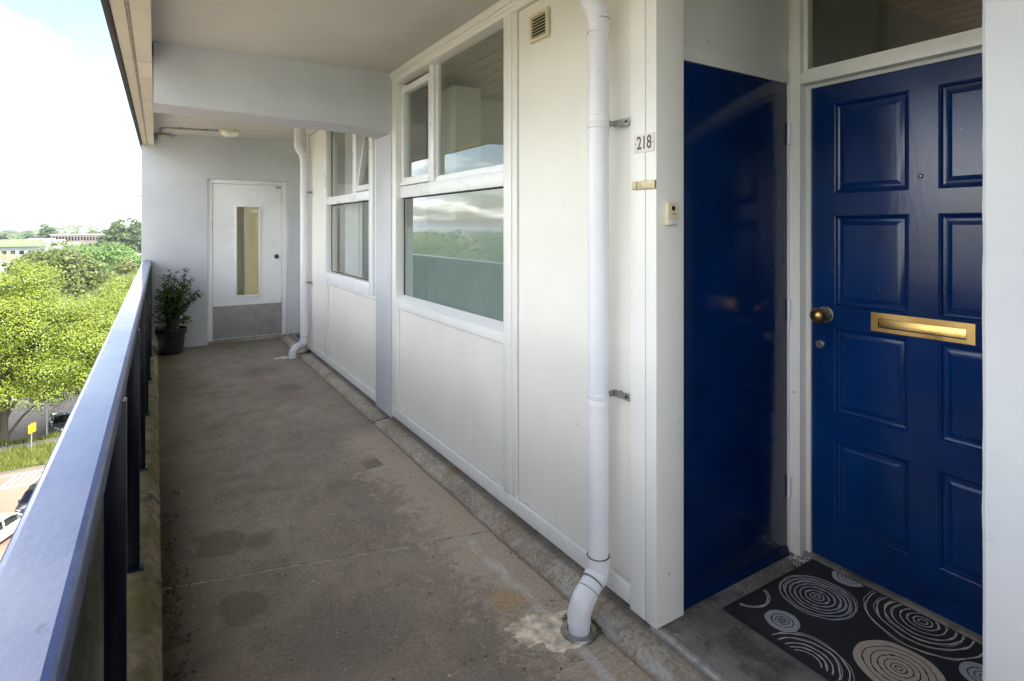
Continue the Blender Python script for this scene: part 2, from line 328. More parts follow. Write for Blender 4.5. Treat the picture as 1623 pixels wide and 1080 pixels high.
plain('black_rubber', (0.016, 0.016, 0.017), 0.8, 0, 0.3, 90, 0.3); plain('dark_gap', (0.03, 0.028, 0.025), 0.9); plain('brown_ink', (0.13, 0.075, 0.05), 0.6)
plain('plate_white', (0.68, 0.68, 0.66), 0.35, 0, 0.06, 30); plain('cement_patch', (0.58, 0.50, 0.40), 0.8, 0, 0.42, 22, 0.4, 60, 0.004)
plain('joint_filler', (0.27, 0.245, 0.20), 0.85, 0, 0.35, 20, 0.4); plain('dark_patch', (0.185, 0.162, 0.128), 0.8, 0, 0.2, 25, 0.3)
plain('soil', (0.03, 0.02, 0.013), 0.95, 0, 0.4, 50, 0.5, 80, 0.01); plain('pot_plastic', (0.006, 0.008, 0.008), 0.5, 0, 0.25, 12, 0.1)
plain('room_white', (0.62, 0.61, 0.55), 0.6, 0, 0.05, 2); plain('room_plank', (0.42, 0.40, 0.31), 0.5, 0, 0.1, 4); plain('room_dark', (0.20, 0.19, 0.165), 0.6, 0, 0.15, 3)
plain('room_yellow', (0.84, 0.76, 0.48), 0.5, 0, 0.05, 2); plain('brown_plank', (0.24, 0.175, 0.11), 0.5, 0, 0.2, 6); plain('cabinet', (0.66, 0.66, 0.56), 0.4, 0, 0.03, 3); plain('curtain', (0.66, 0.67, 0.66), 0.8, 0, 0.05, 8)
plain('bitumen', (0.06, 0.058, 0.052), 0.6, 0.2, 0.4, 15, 0.2); plain('facade_block', (0.40, 0.40, 0.38), 0.7, 0, 0.15, 1)
t = NT('mat_fibre'); n1 = t.noise(700, 2); t.set(t.mix(t.ramp(n1, 0.35, 0.65), (0.008, 0.009, 0.012), (0.032, 0.034, 0.042)), 0.9); t.bump(n1, 0.7, 0.002)
for nm, c in (('print_grey', (0.50, 0.50, 0.54)), ('print_cream', (0.66, 0.55, 0.43)), ('print_pale', (0.74, 0.70, 0.63)), ('print_black', (0.016, 0.017, 0.021))):
    t = NT(nm); n1 = t.noise(700, 2); t.set(t.mix(t.ramp(n1, 0.35, 0.65), tuple(x * 0.6 for x in c), c), 0.9); t.bump(n1, 0.5, 0.002)
# glass
def glass(name, tint, boost=1.75, rough=0.0):
    t = NT(name); t.t.nodes.remove(t.b); fr = t.n('ShaderNodeFresnel'); fr.inputs['IOR'].default_value = 1.5
    tr = t.n('ShaderNodeBsdfTransparent'); tr.inputs[0].default_value = (*tint, 1); gl = t.n('ShaderNodeBsdfGlossy'); gl.inputs['Roughness'].default_value = rough
    gl.inputs['Color'].default_value = (0.95, 0.98, 0.97, 1)
    bp = t.n('ShaderNodeBump'); bp.inputs['Strength'].default_value = 0.003; bp.inputs['Distance'].default_value = 0.002; t.l(t.noise(2.2, 1), bp.inputs['Height']); t.l(bp.outputs[0], gl.inputs['Normal'])
    mx = t.n('ShaderNodeMixShader'); t.l(t.math('MULTIPLY', t.math('MINIMUM', t.math('MULTIPLY', fr.outputs[0], boost), 0.97), t.math('SUBTRACT', 1.0, t.geo.outputs['Backfacing'])), mx.inputs[0]); t.l(tr.outputs[0], mx.inputs[1]); t.l(gl.outputs[0], mx.inputs[2]); t.l(mx.outputs[0], t.out.inputs[0])
glass('window_glass', (0.93, 0.95, 0.94)); glass('door_glass', (0.93, 0.92, 0.86), 1.2); glass('car_glass', (0.10, 0.12, 0.13), 1.5); glass('far_glass', (0.08, 0.09, 0.10), 1.6)
t = NT('frost_film'); t.t.nodes.remove(t.b); df = t.n('ShaderNodeBsdfDiffuse'); df.inputs[0].default_value = (0.40, 0.455, 0.44, 1)
tl = t.n('ShaderNodeBsdfTranslucent'); tl.inputs[0].default_value = (0.62, 0.72, 0.69, 1); mx = t.n('ShaderNodeMixShader'); mx.inputs[0].default_value = 0.45
t.l(df.outputs[0], mx.inputs[1]); t.l(tl.outputs[0], mx.inputs[2]); t.l(mx.outputs[0], t.out.inputs[0])
# foliage
def foliage(name, dark, light, tl=0.35, rough=0.45):
    t = NT(name); at = t.n('ShaderNodeAttribute', attribute_name='leaf')
    c = t.mix(at.outputs['Fac'], dark, light); t.set(c, rough)
    tb = t.n('ShaderNodeBsdfTranslucent'); t.l(t.mix(0.5, c, tuple(min(1, x * 1.5) for x in light), 'MIX'), tb.inputs[0])
    mx = t.n('ShaderNodeMixShader'); mx.inputs[0].default_value = tl; t.l(t.b.outputs[0], mx.inputs[1]); t.l(tb.outputs[0], mx.inputs[2]); t.l(mx.outputs[0], t.out.inputs[0])
foliage('leaf_lime', (0.115, 0.165, 0.008), (0.215, 0.270, 0.024)); foliage('leaf_olive', (0.05, 0.080, 0.010), (0.13, 0.165, 0.026)); foliage('leaf_green', (0.050, 0.11, 0.014), (0.12, 0.22, 0.03))
foliage('leaf_dark', (0.035, 0.065, 0.014), (0.085, 0.13, 0.03)); foliage('leaf_birch', (0.08, 0.09, 0.02), (0.16, 0.17, 0.045)); foliage('leaf_pot', (0.02, 0.05, 0.008), (0.09, 0.15, 0.025), 0.3)
foliage('grass_blade', (0.06, 0.12, 0.01), (0.26, 0.24, 0.05), 0.3, 0.6); foliage('litter', (0.035, 0.022, 0.012), (0.13, 0.085, 0.04), 0.0, 0.8)
plain('bark', (0.10, 0.085, 0.06), 0.85, 0, 0.35, 8, 0.5, 30, 0.03); plain('stem', (0.06, 0.045, 0.025), 0.7)
# outside ground and built things
t = NT('ground_mix'); n1 = t.noise(0.012, 5); n2 = t.noise(0.4, 5)
t.set(t.mix(t.ramp(n1, 0.42, 0.58), t.mix(n2, (0.05, 0.085, 0.018), (0.10, 0.125, 0.03)), t.mix(n2, (0.20, 0.18, 0.15), (0.28, 0.25, 0.21))), 0.9)
t = NT('brick_paving'); br = t.n('ShaderNodeTexBrick'); mpn = t.n('ShaderNodeMapping'); t.l(t.pos, mpn.inputs[0]); t.l(mpn.outputs[0], br.inputs['Vector'])
br.inputs['Scale'].default_value = 1.0; br.inputs['Brick Width'].default_value = 0.21; br.inputs['Row Height'].default_value = 0.105; br.inputs['Mortar Size'].default_value = 0.006
br.inputs['Color1'].default_value = (0.165, 0.098, 0.066, 1); br.inputs['Color2'].default_value = (0.195, 0.122, 0.082, 1); br.inputs['Mortar'].default_value = (0.14, 0.10, 0.075, 1)
t.set(t.mix(t.ramp(t.noise(0.35, 5), 0.35, 0.7), br.outputs['Color'], (0.195, 0.130, 0.092)), 0.85)
plain('asphalt', (0.085, 0.082, 0.085), 0.85, 0, 0.2, 0.8, 0.3, 12, 0.01); plain('road_paint', (0.62, 0.61, 0.57), 0.7, 0, 0.08, 3); plain('paving_grey', (0.12, 0.108, 0.102), 0.85, 0, 0.2, 0.8)
plain('verge_soil', (0.10, 0.11, 0.035), 0.95, 0, 0.35, 0.9); plain('sign_yellow', (0.75, 0.42, 0.01), 0.4); plain('galvanised', (0.5, 0.5, 0.5), 0.45, 0.8)
plain('car_white', (0.78, 0.79, 0.80), 0.18, 0, 0.02, 2, Coat_Weight=0.6); plain('car_black', (0.015, 0.018, 0.024), 0.15, 0, 0.1, 2, Coat_Weight=0.7); plain('car_grey', (0.10, 0.11, 0.12), 0.2, 0.3, 0.1, 2, Coat_Weight=0.6); plain('car_silver', (0.45, 0.46, 0.48), 0.25, 0.6, 0.05, 2, Coat_Weight=0.5)
plain('tyre', (0.014, 0.014, 0.014), 0.85); plain('headlight', (0.6, 0.62, 0.62), 0.1, 0.3); plain('number_plate', (0.72, 0.50, 0.02), 0.5)
plain('far_brick', (0.15, 0.12, 0.105), 0.85, 0, 0.12, 0.2); plain('far_red', (0.25, 0.135, 0.10), 0.85, 0, 0.15, 0.2); plain('far_white', (0.30, 0.31, 0.33), 0.6, 0, 0.05, 0.2); plain('far_blue', (0.22, 0.29, 0.38), 0.5, 0, 0.08, 0.2); plain('sedum', (0.09, 0.13, 0.055), 0.9, 0, 0.15, 0.15)
plain('far_concrete', (0.40, 0.41, 0.42), 0.8, 0, 0.05, 0.05); plain('roof_tile', (0.22, 0.10, 0.07), 0.8, 0, 0.2, 0.5)

# ------------------------------------------------------------------ gallery structure
CZ = lambda x: 2.640 + 0.017 * x                      # the soffit falls a little towards the edge
fl = thing('gallery_floor', (0.7, 3, -0.22), kind='structure')
MB().box(-0.12, 1.56, -2.0, 8.19, -0.22, -0.0018).build('joint_bed', 'joint_filler', fl, False)
j1a, j1b, j2a, j2b = 2.770, 2.40, 4.325, 4.235
def slab(ya0, ya1, yb0, yb1):
    m = MB(); g = 0.008; n = 14; x0, x1 = 0.0, 1.54
    lo = [(x0 + (x1 - x0) * i / n, ya0 + (ya1 - ya0) * i / n + g + 0.012 * (noise.noise((i * .9, ya0, 0)) if ya0 > -1 else 0)) for i in range(n + 1)]
    hi = [(x0 + (x1 - x0) * i / n, yb0 + (yb1 - yb0) * i / n - g + 0.012 * (noise.noise((i * .9, yb0, 0)) if yb0 < 8 else 0)) for i in range(n + 1)]
    poly = lo + hi[::-1]
    m.rings([[(x, y, -0.05) for x, y in poly], [(x, y, 0) for x, y in poly]])
    m.build('floor_slab', 'floor_concrete', fl, False)
slab(-2.0, -2.0, j1a, j1b); slab(j1a, j1b, j2a, j2b); slab(j2a, j2b, 8.17, 8.17)
def patch(name, cx, cy, rx, ry, mat, z=0.004, seed=1, rot=0, n=110, nz=0.35):
    m = MB(); ps = []
    for k in range(n):
        a = 2 * math.pi * k / n; r = 1 + nz * noise.noise((math.cos(a) * 1.6 + seed, math.sin(a) * 1.6, seed)) + 0.22 * noise.noise((math.cos(a) * 5, math.sin(a) * 5, seed)) + 0.14 * noise.noise((math.cos(a) * 13, math.sin(a) * 13, seed))
        x, y = rx * r * math.cos(a), ry * r * math.sin(a)
        ps.append((cx + x * math.cos(rot) - y * math.sin(rot), cy + x * math.sin(rot) + y * math.cos(rot)))
    c = m.bm.verts.new((cx, cy, z)); vsn = [m.bm.verts.new((x, y, z - 0.0015)) for x, y in ps]; vl = [m.bm.verts.new((x, y, -0.002)) for x, y in ps]
    for k in range(n):
        m.bm.faces.new((c, vsn[k], vsn[(k + 1) % n])); m.bm.faces.new((vsn[k], vl[k], vl[(k + 1) % n], vsn[(k + 1) % n]))
    return m.build(name, mat, fl, True)
patch('cement_patch', 1.255, 1.725, 0.165, 0.10, 'cement_patch', 0.004, 3, -0.25, nz=0.6)
patch('cement_patch', 1.26, 6.92, 0.13, 0.05, 'cement_patch', 0.004, 5, 0.1)
MB().box(1.108, 1.216, 3.465, 3.590, -0.01, 0.0025).build('repair_patch', 'dark_patch', fl, False)

cb = MB()                                              # mossy upstand that carries the railing
rs = []
for i in range(320):
    y = -2.0 + 10.17 * i / 319; j = lambda k: 0.004 * noise.noise((y * 2.1, k * 1.7, 1)) + 0.002 * noise.noise((y * 9, k * 1.3, 5))
    rs.append([(x + j(q), y, z + j(q + 9)) for q, (x, z) in enumerate(((-0.155, -0.20), (-0.155, 0.06), (-0.145, 0.07), (-0.09, 0.072), (-0.03, 0.070), (-0.016, 0.060), (0.008, 0.012), (0.018, 0.002), (0.03, -0.02)))] + [(0.03, y, -0.2)])
cb.rings(rs); cb.build('curb', 'mossy_concrete', None, True, 'mossy low concrete upstand along the foot of the blue railing', 'curb')

kb = thing('kerb', (1.46, 3, 0), 'rough stained concrete kerb along the foot of the white facade', 'kerb')
def kerb(y0, y1, h, name='kerb_section', xo=0.0):
    m = MB(); rs = []; n = max(8, int((y1 - y0) * 22))
    for i in range(n + 1):
        f = i / n; y = y0 + (y1 - y0) * f; e = min(1, min(f, 1 - f) * n / 3 + 0.55)
        j = lambda k: 0.006 * noise.noise((y * 2.3, k * 1.1, 2)) + 0.005 * noise.noise((y * 9.5, k * 1.3, 7)) + 0.003 * noise.noise((y * 31, k * 5, 3))
        pr = ((1.394, -0.03), (1.397, 0.004), (1.408, 0.022), (1.420, 0.038), (1.432, 0.046), (1.458, 0.050), (1.490, 0.053), (1.512, 0.054))
        rs.append([(x + xo + j(q) * (q < 7), y, min(0.062, z * h * e + j(q + 20) * 0.55 * (q > 1))) for q, (x, z) in enumerate(pr)] + [(1.55, y, 0.054), (1.55, y, -0.03)])
    m.rings(rs); m.build(name, 'kerb_concrete', kb, True, ang=28)
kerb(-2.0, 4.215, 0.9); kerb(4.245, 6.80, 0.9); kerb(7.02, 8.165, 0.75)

c = MB(); n = 4                                         # soffit of the storey above
c.hexa([(-0.02, -2.0, CZ(-0.02)), (1.53, -2.0, CZ(1.53)), (1.53, 8.4, CZ(1.53)), (-0.02, 8.4, CZ(-0.02)), (-0.02, -2.0, 2.9), (1.53, -2.0, 2.9), (1.53, 8.4, 2.9), (-0.02, 8.4, 2.9)])
c.build('ceiling', 'soffit', None, False, 'grey painted concrete soffit over the open gallery', 'ceiling')
MB().box(1.53, 2.6, -2, 1.56, 2.665, 2.9).build('ceiling', 'soffit', None, False, 'grey painted concrete ceiling inside the blue door recess', 'ceiling')
MB().box(1.53, 2.6, 7.02, 8.4, 2.665, 2.9).build('ceiling', 'soffit', None, False, 'grey painted concrete ceiling of the recess beside the stairwell door', 'ceiling')

bm_ = MB()
rs = []
for i in range(25):
    x = -0.012 + 1.53 * i / 24; s = max(0, (x - 1.28) / 0.24)
    zb = 2.262 - 0.020 * x - 0.030 * s * s
    j = 0.0025 * noise.noise((x * 7, 3, 1))
    y0, y1 = 4.138, 4.478
    rs.append([(x, y0, 2.75), (x, y0 + j, zb + 0.012), (x, y0 + 0.006 + j, zb + 0.003), (x, y0 + 0.014, zb + j), (x, y1 - 0.012, zb), (x, y1, zb + 0.012), (x, y1, 2.75)])
bm_.rings(rs); bm_.build('beam', 'grey_masonry', None, True, 'grey painted concrete cross beam spanning the gallery under the soffit', 'beam')
cl = MB(); cl.box(1.507, 1.80, 4.138, 4.486, 0.056, 2.30, 0.006); cl.build('column', 'grey_masonry', None, True, 'pale blue grey concrete column between the two window bays', 'column')

# edge beam with drip groove, collar and dark roofing edge
eb = thing('edge_beam', (-0.1, 3, 2.48), 'cream painted concrete edge beam with a drip groove above the railing', 'beam')
xo = lambda y: -0.198 + 0.0077 * y
def ebprism(name, mat, y0, y1, f):
    MB().prism_y(f(y0), y0, y1, f(y1)).build(name, mat, eb, False)
def prof(y):
    o = xo(y); i = -0.020; w_ = i - o
    a, b, c_, d = o + 0.36 * w_, o + 0.47 * w_, o + 0.52 * w_, o + 0.56 * w_
    return [(o, 3.05), (o, 2.500), (a, 2.500), (a, 2.516), (b, 2.516), (b, 2.496), (i, 2.496), (i, 3.05)]
for y0, y1 in ((-2.0, 4.08), (4.087, 4.53), (4.537, 8.165)):
    ebprism('beam_section', 'fascia', y0, y1, prof)
ebprism('cable', 'worn_steel', -2.0, 8.165, lambda y: [(xo(y) + (-0.02 - xo(y)) * q, z) for q, z in ((0.375, 2.498), (0.40, 2.494), (0.445, 2.494), (0.465, 2.498), (0.465, 2.515), (0.375, 2.515))])
ebprism('roofing_edge', 'bitumen', -2.0, 16.0, lambda y: [(xo(y) - d, z) for d, z in ((0.030, 2.486), (0.012, 2.490), (0.004, 2.505), (0.004, 3.06), (0.036, 3.06), (0.036, 2.60))])
ebprism('drip_strip', 'fascia', 8.17, 16.0, lambda y: [(xo(y), 2.50), (xo(y) + 0.01, 2.50), (xo(y) + 0.01, 3.0), (xo(y), 3.0)])

# end wall with the stairwell door opening
ew = thing('end_wall', (0.7, 8.17, 0), 'grey blue painted concrete wall closing the end of the gallery', 'wall')
m = MB(); m.box(-0.148, 0.556, 8.17, 8.42, -0.3, 2.70); m.build('wall_section', 'grey_masonry', ew, True)
m = MB(); m.box(1.513, 2.46, 8.17, 8.42, -0.3, 2.70); m.build('wall_section', 'grey_masonry', ew, False)
m = MB(); m.box(0.556, 1.513, 8.17, 8.42, 2.116, 2.70); m.build('wall_section', 'grey_masonry', ew, False)
MB().box(0.556, 1.513, 8.172, 8.42, -0.3, 0.035).build('door_step', 'kerb_concrete', ew, False)
m = MB(); m.box(-0.212, -0.149, 8.25, 8.275, 1.868, 1.888); m.box(-0.152, -0.146, 8.235, 8.29, 1.85, 1.905); m.build('wall_hook', 'worn_steel', None, False, 'small metal arm sticking out from the outer end of the grey wall', 'bracket')

dr = thing('stairwell_door', (1.03, 8.20, 0.035), 'white stairwell door with narrow glass strip and metal kick plate', 'door')
m = MB(); m.box(0.557, 0.612, 8.205, 8.27, 0.035, 2.115, 0.003); m.box(1.452, 1.512, 8.205, 8.27, 0.035, 2.115, 0.003); m.box(0.612, 1.452, 8.207, 8.27, 2.062, 2.115, 0.003); m.build('door_frame', 'white_gloss', dr)
lf = MB()
for b in ((0.617, 0.893, .05, 2.056), (1.166, 1.447, .05, 2.056), (0.893, 1.166, .05, 0.602), (0.893, 1.166, 1.772, 2.056)): lf.box(b[0], b[1], 8.222, 8.262, b[2], b[3])
lf.build('door_leaf', 'white_gloss', dr, False)
m = MB()
for b in ((0.876, 0.897, .590, 1.785), (1.162, 1.183, .590, 1.785), (0.897, 1.162, 1.764, 1.785), (0.86, 1.20, .578, 0.602)): m.box(b[0], b[1], 8.205, 8.225, b[2], b[3], 0.002)
m.build('glazing_bead', 'white_gloss', dr)
MB().box(0.893, 1.166, 8.236, 8.244, 0.602, 1.772).build('pane', 'door_glass', dr, False)
MB().box(1.075, 1.155, 8.2345, 8.2355, 1.70, 1.725).build('sticker', 'plate_white', dr, False)
MB().box(0.619, 1.445, 8.2195, 8.2225, 0.056, 0.475).build('kick_plate', 'kick_metal', dr, False)
m = MB(); m.lathe([(0.001, 0.03), (0.030, 0.03), (0.030, 0.022), (0.018, 0.012), (0.016, 0.004), (0.001, 0.0)], (1.385, 8.19, 1.10), 'y', 20); m.build('door_knob', 'black_plastic', dr)
m = MB(); m.box(1.375, 1.445, 8.212, 8.222, 2.02, 2.042); m.build('door_closer', 'worn_steel', dr, False)
MB().box(0.612, 1.452, 8.21, 8.262, 0.034, 0.0475).build('threshold', 'worn_steel', dr, False)

# right hand party wall (pier) beside the recess
pw = MB(); rs = []
for i in range(60):
    z = -0.1 + 2.77 * i / 59; j = 0.003 * noise.noise((z * 5, 2, 2)) + 0.003 * max(0, noise.noise((z * 23, 4, 1)))
    rs.append([(1.515, -2.0, z), (1.515, 0.497 + j, z), (1.520, 0.504 + j, z), (2.44, 0.505, z), (2.44, -2.0, z)])
pw.rings(rs); pw.build('party_wall', 'grey_masonry', None, True, 'pale grey painted concrete pier beside the panelled blue front door', 'wall')

# ------------------------------------------------------------------ niche by the front door
nf = thing('niche_floor', (1.98, 1.0, 0.0), kind='structure')
MB().box(1.535, 2.50, 0.45, 1.50, 0.0, 0.063).build('floor_slab', 'niche_concrete', nf, False)
m = MB(); rs = []
for i in range(60):
    y = -1.0 + 2.475 * i / 59; j = 0.003 * noise.noise((y * 9, 1, 1))
    rs.append([(1.513 + j, y, 0.0), (1.513 + j, y, 0.060 + j), (1.518 + j, y, 0.066), (1.533, y, 0.0655), (1.536, y, 0.0)])
m.rings(rs); m.build('edge_strip', 'strip_grey', nf)
nf2 = thing('niche_floor', (1.98, 7.6, 0.0), kind='structure')
MB().box(1.535, 2.50, 7.02, 8.169, 0.0, 0.05).build('floor_slab', 'niche_concrete', nf2, False)
MB().box(1.58, 2.2, 7.10, 7.95, 0.0505, 0.06, 0.003).build('doormat', 'black_rubber', None, True, 'plain black doormat in the recess beside the stairwell door', 'doormat')

nw = thing('niche_wall', (2.0, 1.5, 0.066), 'grey painted timber side wall above the plain blue cupboard door', 'wall')
MB().box(1.656, 2.36, 1.482, 1.54, 2.190, 2.665).build('wall_panel', 'grey_timber', nw, False)
m = MB(); m.box(1.656, 2.36, 1.474, 1.54, 2.130, 2.187, 0.003); m.build('head_board', 'grey_timber', nw)
m = MB(); m.box(1.6555, 1.664, 1.470, 1.481, 2.192, 2.66, 0.002); m.build('corner_bead', 'white_timber', nw)
MB().box(1.66, 2.46, 1.512, 1.56, 0.0, 2.13).build('backing', 'dark_gap', nw, False)
m = MB(); m.box(2.348, 2.368, 1.476, 1.54, 0.066, 2.128, 0.002); m.build('jamb', 'white_timber', nw)

cd = thing('flush_door', (2.0, 1.49, 0.066), 'plain flush dark blue cupboard door in the recess side wall', 'door')
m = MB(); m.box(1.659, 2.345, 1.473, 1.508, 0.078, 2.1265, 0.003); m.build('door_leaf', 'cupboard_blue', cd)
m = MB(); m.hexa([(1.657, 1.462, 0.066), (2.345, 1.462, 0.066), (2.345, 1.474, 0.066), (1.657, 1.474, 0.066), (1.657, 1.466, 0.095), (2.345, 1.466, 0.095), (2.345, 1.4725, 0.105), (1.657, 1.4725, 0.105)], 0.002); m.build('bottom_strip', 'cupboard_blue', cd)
for z in (1.909, 1.135, 0.363):
    m = MB(); m.lathe([(0.0062, -0.048), (0.0062, -0.017), (0.0056, -0.0165), (0.0056, -0.0155), (0.0062, -0.015), (0.0062, 0.015), (0.0056, 0.0155), (0.0056, 0.0165), (0.0062, 0.017), (0.0062, 0.048)], (2.3465, 1.4665, z), 'z', 12)
    m.box(2.347, 2.372, 1.4715, 1.4755, z - 0.045, z + 0.045); m.build('hinge', 'white_gloss', cd)

# front door frame, transom light and panelled door
fr = thing('door_frame', (2.41, 1.0, 0.066), 'white timber frame with glass transom light around the blue front door', 'door frame')
m = MB(); m.box(2.370, 2.470, 1.430, 1.50, 0.068, 2.665, 0.003); m.build('jamb', 'white_timber', fr)
m = MB(); m.box(2.370, 2.470, 0.50, 0.556, 0.068, 2.665, 0.003); m.build('jamb', 'white_timber', fr)
m = MB(); m.box(2.372, 2.470, 0.556, 1.430, 2.118, 2.166, 0.003); m.build('transom', 'white_timber', fr)
m = MB(); m.box(2.372, 2.470, 0.556, 1.430, 2.612, 2.665, 0.003); m.build('head', 'white_timber', fr)
m = MB(); m.box(2.4145, 2.44, 1.4085, 1.429, 0.068, 2.117); m.box(2.4145, 2.44, 0.557, 0.575, 0.068, 2.117); m.box(2.4145, 2.44, 0.575, 1.4085, 2.1015, 2.117); m.build('door_stop', 'grey_timber', fr, False)
m = MB(); m.box(2.398, 2.412, 1.412, 1.429, 2.167, 2.611); m.box(2.398, 2.412, 0.557, 0.574, 2.167, 2.611); m.box(2.398, 2.412, 0.574, 1.412, 2.167, 2.184); m.build('glazing_bead', 'white_timber', fr, False)
MB().box(2.413, 2.419, 0.557, 1.429, 2.167, 2.611).build('pane', 'window_glass', fr, False)
MB().box(2.40, 2.50, 0.556, 1.43, 0.0635, 0.082).build('threshold', 'niche_concrete', fr, False)

fd = thing('front_door', (2.44, 0.992, 0.083), 'panelled glossy dark blue front door with brass letter plate', 'door')
DX = 2.424; cols = ((1.031, 1.314), (0.653, 0.936)); rows = ((1.640, 2.020), (1.165, 1.550), (0.715, 1.080), (0.250, 0.614))
m = MB(); X0, X1 = DX, 2.464
for a, b in ((1.314, 1.4075), (0.936, 1.031), (0.577, 0.653)): m.box(X0, X1, a, b, 0.084, 2.10)
zs = [0.084] + [q for r in rows[::-1] for q in r] + [2.10]
for a, b in cols:
    for k in range(0, len(zs), 2): m.box(X0, X1, a, b, zs[k], zs[k + 1])
m.build('door_leaf', 'door_blue', fd, False)
for a, b in cols:
    for z0, z1 in rows:
        m = MB(); rs = []
        for ins, dep in ((0.0, 0.0), (0.004, -0.0035), (0.009, 0.0), (0.013, 0.009), (0.020, 0.011), (0.024, 0.0105), (0.040, 0.004), (0.043, 0.0025)):
            rs.append([(DX + dep, a + ins, z0 + ins), (DX + dep, b - ins, z0 + ins), (DX + dep, b - ins, z1 - ins), (DX + dep, a + ins, z1 - ins)])
        m.rings(rs, caps=False); m.bm.verts.ensure_lookup_table(); m.bm.faces.new(m.bm.verts[-4:]); m.build('door_panel', 'door_blue', fd, True, ang=20)
kn = MB(); kn.lathe([(0.001, 0.0), (0.036, 0.0), (0.036, -0.004), (0.032, -0.007), (0.024, -0.007), (0.022, -0.010), (0.014, -0.011), (0.001, -0.011)], (DX, 1.350, 1.126), 'x', 32); ro = kn.build('knob_rose', 'rose_metal', fd)
kn = MB(); kn.lathe([(0.010, -0.010), (0.010, -0.030), (0.014, -0.033), (0.024, -0.038), (0.0305, -0.048), (0.032, -0.058), (0.0285, -0.069), (0.019, -0.077), (0.007, -0.0805), (0.001, -0.081)], (DX, 1.350, 1.126), 'x', 32); kn.build('door_knob', 'old_brass', fd, ang=60)
kn = MB(); kn.lathe([(0.001, 0), (0.0185, 0), (0.0185, -0.004), (0.016, -0.007), (0.012, -0.007), (0.0115, -0.009), (0.001, -0.009)], (DX, 1.371, 0.995), 'x', 24); lk = kn.build('lock', 'steel', fd)
m = MB(); m.box(DX - 0.0098, DX - 0.0088, 1.3695, 1.3725, 0.988, 1.001); m.build('keyhole', 'dark_gap', lk, False)
kn = MB(); kn.lathe([(0.001, 0), (0.0085, 0), (0.0085, -0.002), (0.006, -0.003), (0.001, -0.003)], (DX, 0.992, 1.690), 'x', 16); ph = kn.build('peephole', 'dark_gap', fd)
kn = MB(); kn.lathe([(0.001, 0), (0.0045, 0), (0.0045, -0.0035), (0.001, -0.0045)], (DX - 0.001, 0.992, 1.690), 'x', 12); kn.build('lens', 'steel', ph)
lp = MB()
for b in ((0.822, 1.163, 1.140, 1.161), (0.822, 1.163, 1.0875, 1.102), (0.822, 0.848, 1.102, 1.140), (1.137, 1.163, 1.102, 1.140)): lp.box(DX - 0.008, DX - 0.0004, b[0], b[1], b[2], b[3])
lp = lp.build('letter_plate', 'brass', fd, False)
m = MB(); m.hexa([(DX - 0.007, 0.850, 1.106), (DX - 0.002, 0.850, 1.106), (DX - 0.002, 1.135, 1.106), (DX - 0.007, 1.135, 1.106), (DX - 0.0035, 0.850, 1.1385), (DX - 0.001, 0.850, 1.1385), (DX - 0.001, 1.135, 1.1385), (DX - 0.0035, 1.135, 1.1385)], 0.0008); m.build('flap', 'brass', lp)

# doormat with drawn rings
dm = thing('doormat', (2.1, 0.97, 0.063), 'black doormat printed with grey and cream ring drawings', 'doormat')
MX0, MX1, MY0, MY1 = 1.803, 2.410, 0.548, 1.392
m = MB(); m.box(MX0, MX1, MY0, MY1, 0.0635, 0.069, 0.002); m.build('mat_border', 'black_rubber', dm)
m = MB(); m.box(MX0 + 0.018, MX1 - 0.018, MY0 + 0.018, MY1 - 0.018, 0.068, 0.0725, 0.0015); m.build('mat_field', 'mat_fibre', dm)
ZP = 0.0732
def inside(x, y): return MX0 + 0.02 < x < MX1 - 0.02 and MY0 + 0.02 < y < MY1 - 0.02
def ribbon(m, cx, cy, r, wd, seed, a0=0, a1=2 * math.pi, wob=0.05, z=ZP, n=72):
    pr = None
    for k in range(n + 1):
        a = a0 + (a1 - a0) * k / n
        rr = r * (1 + wob * noise.noise((math.cos(a) * 1.7 + seed * 3.1, math.sin(a) * 1.7, seed * 1.7)) + wob * 0.35 * noise.noise((math.cos(a) * 5 + seed, math.sin(a) * 5, seed)))
        ww = wd * (0.75 + 0.7 * noise.noise((a * 2.1, seed, 4)) ** 2 * 4) * 0.5
        p = (cx + rr * math.cos(a), cy + rr * math.sin(a)); 
        if not inside(*p): pr = None; continue
        u_ = (math.cos(a), math.sin(a))
        q = (m.bm.verts.new((p[0] - u_[0] * ww, p[1] - u_[1] * ww, z)), m.bm.verts.new((p[0] + u_[0] * ww, p[1] + u_[1] * ww, z)))
        if pr: m.bm.faces.new((pr[0], q[0], q[1], pr[1]))
        pr = q
def disc(m, cx, cy, r, seed, z=ZP, rin=0, wob=0.06):
    n = 72; NR = 8; g = []
    for k in range(n):
        a = 2 * math.pi * k / n; rr = r * (1 + wob * noise.noise((math.cos(a) * 1.7 + seed * 3.1, math.sin(a) * 1.7, seed * 1.7)))
        g.append([(cx + rr * (i / NR) * math.cos(a), cy + rr * (i / NR) * math.sin(a)) for i in range(NR + 1)])
    for k in range(n):
        for i in range(NR):
            ps = [g[k][i], g[k][i + 1], g[(k + 1) % n][i + 1], g[(k + 1) % n][i]]
            if not all(inside(*p) for p in ps): continue
            if i == 0: ps = ps[:3]
            m.bm.faces.new([m.bm.verts.new((x, y, z)) for x, y in ps])
def motif(name, mat, cx, cy, rr, wd, seed, wob=0.05, double=True):
    m = MB()
    for i, r in enumerate(rr):
        ribbon(m, cx, cy, r, wd * 1.15, seed + i * 1.3, wob=wob, z=ZP + 0.00005 * i)
        if double and i > 2: ribbon(m, cx + 0.002, cy - 0.001, r * 1.035, wd * 0.6, seed + i * 2.7 + 5, wob=wob * 1.4, z=ZP + 0.0004 + 0.00005 * i)
    return m.build(name, mat, dm, False)
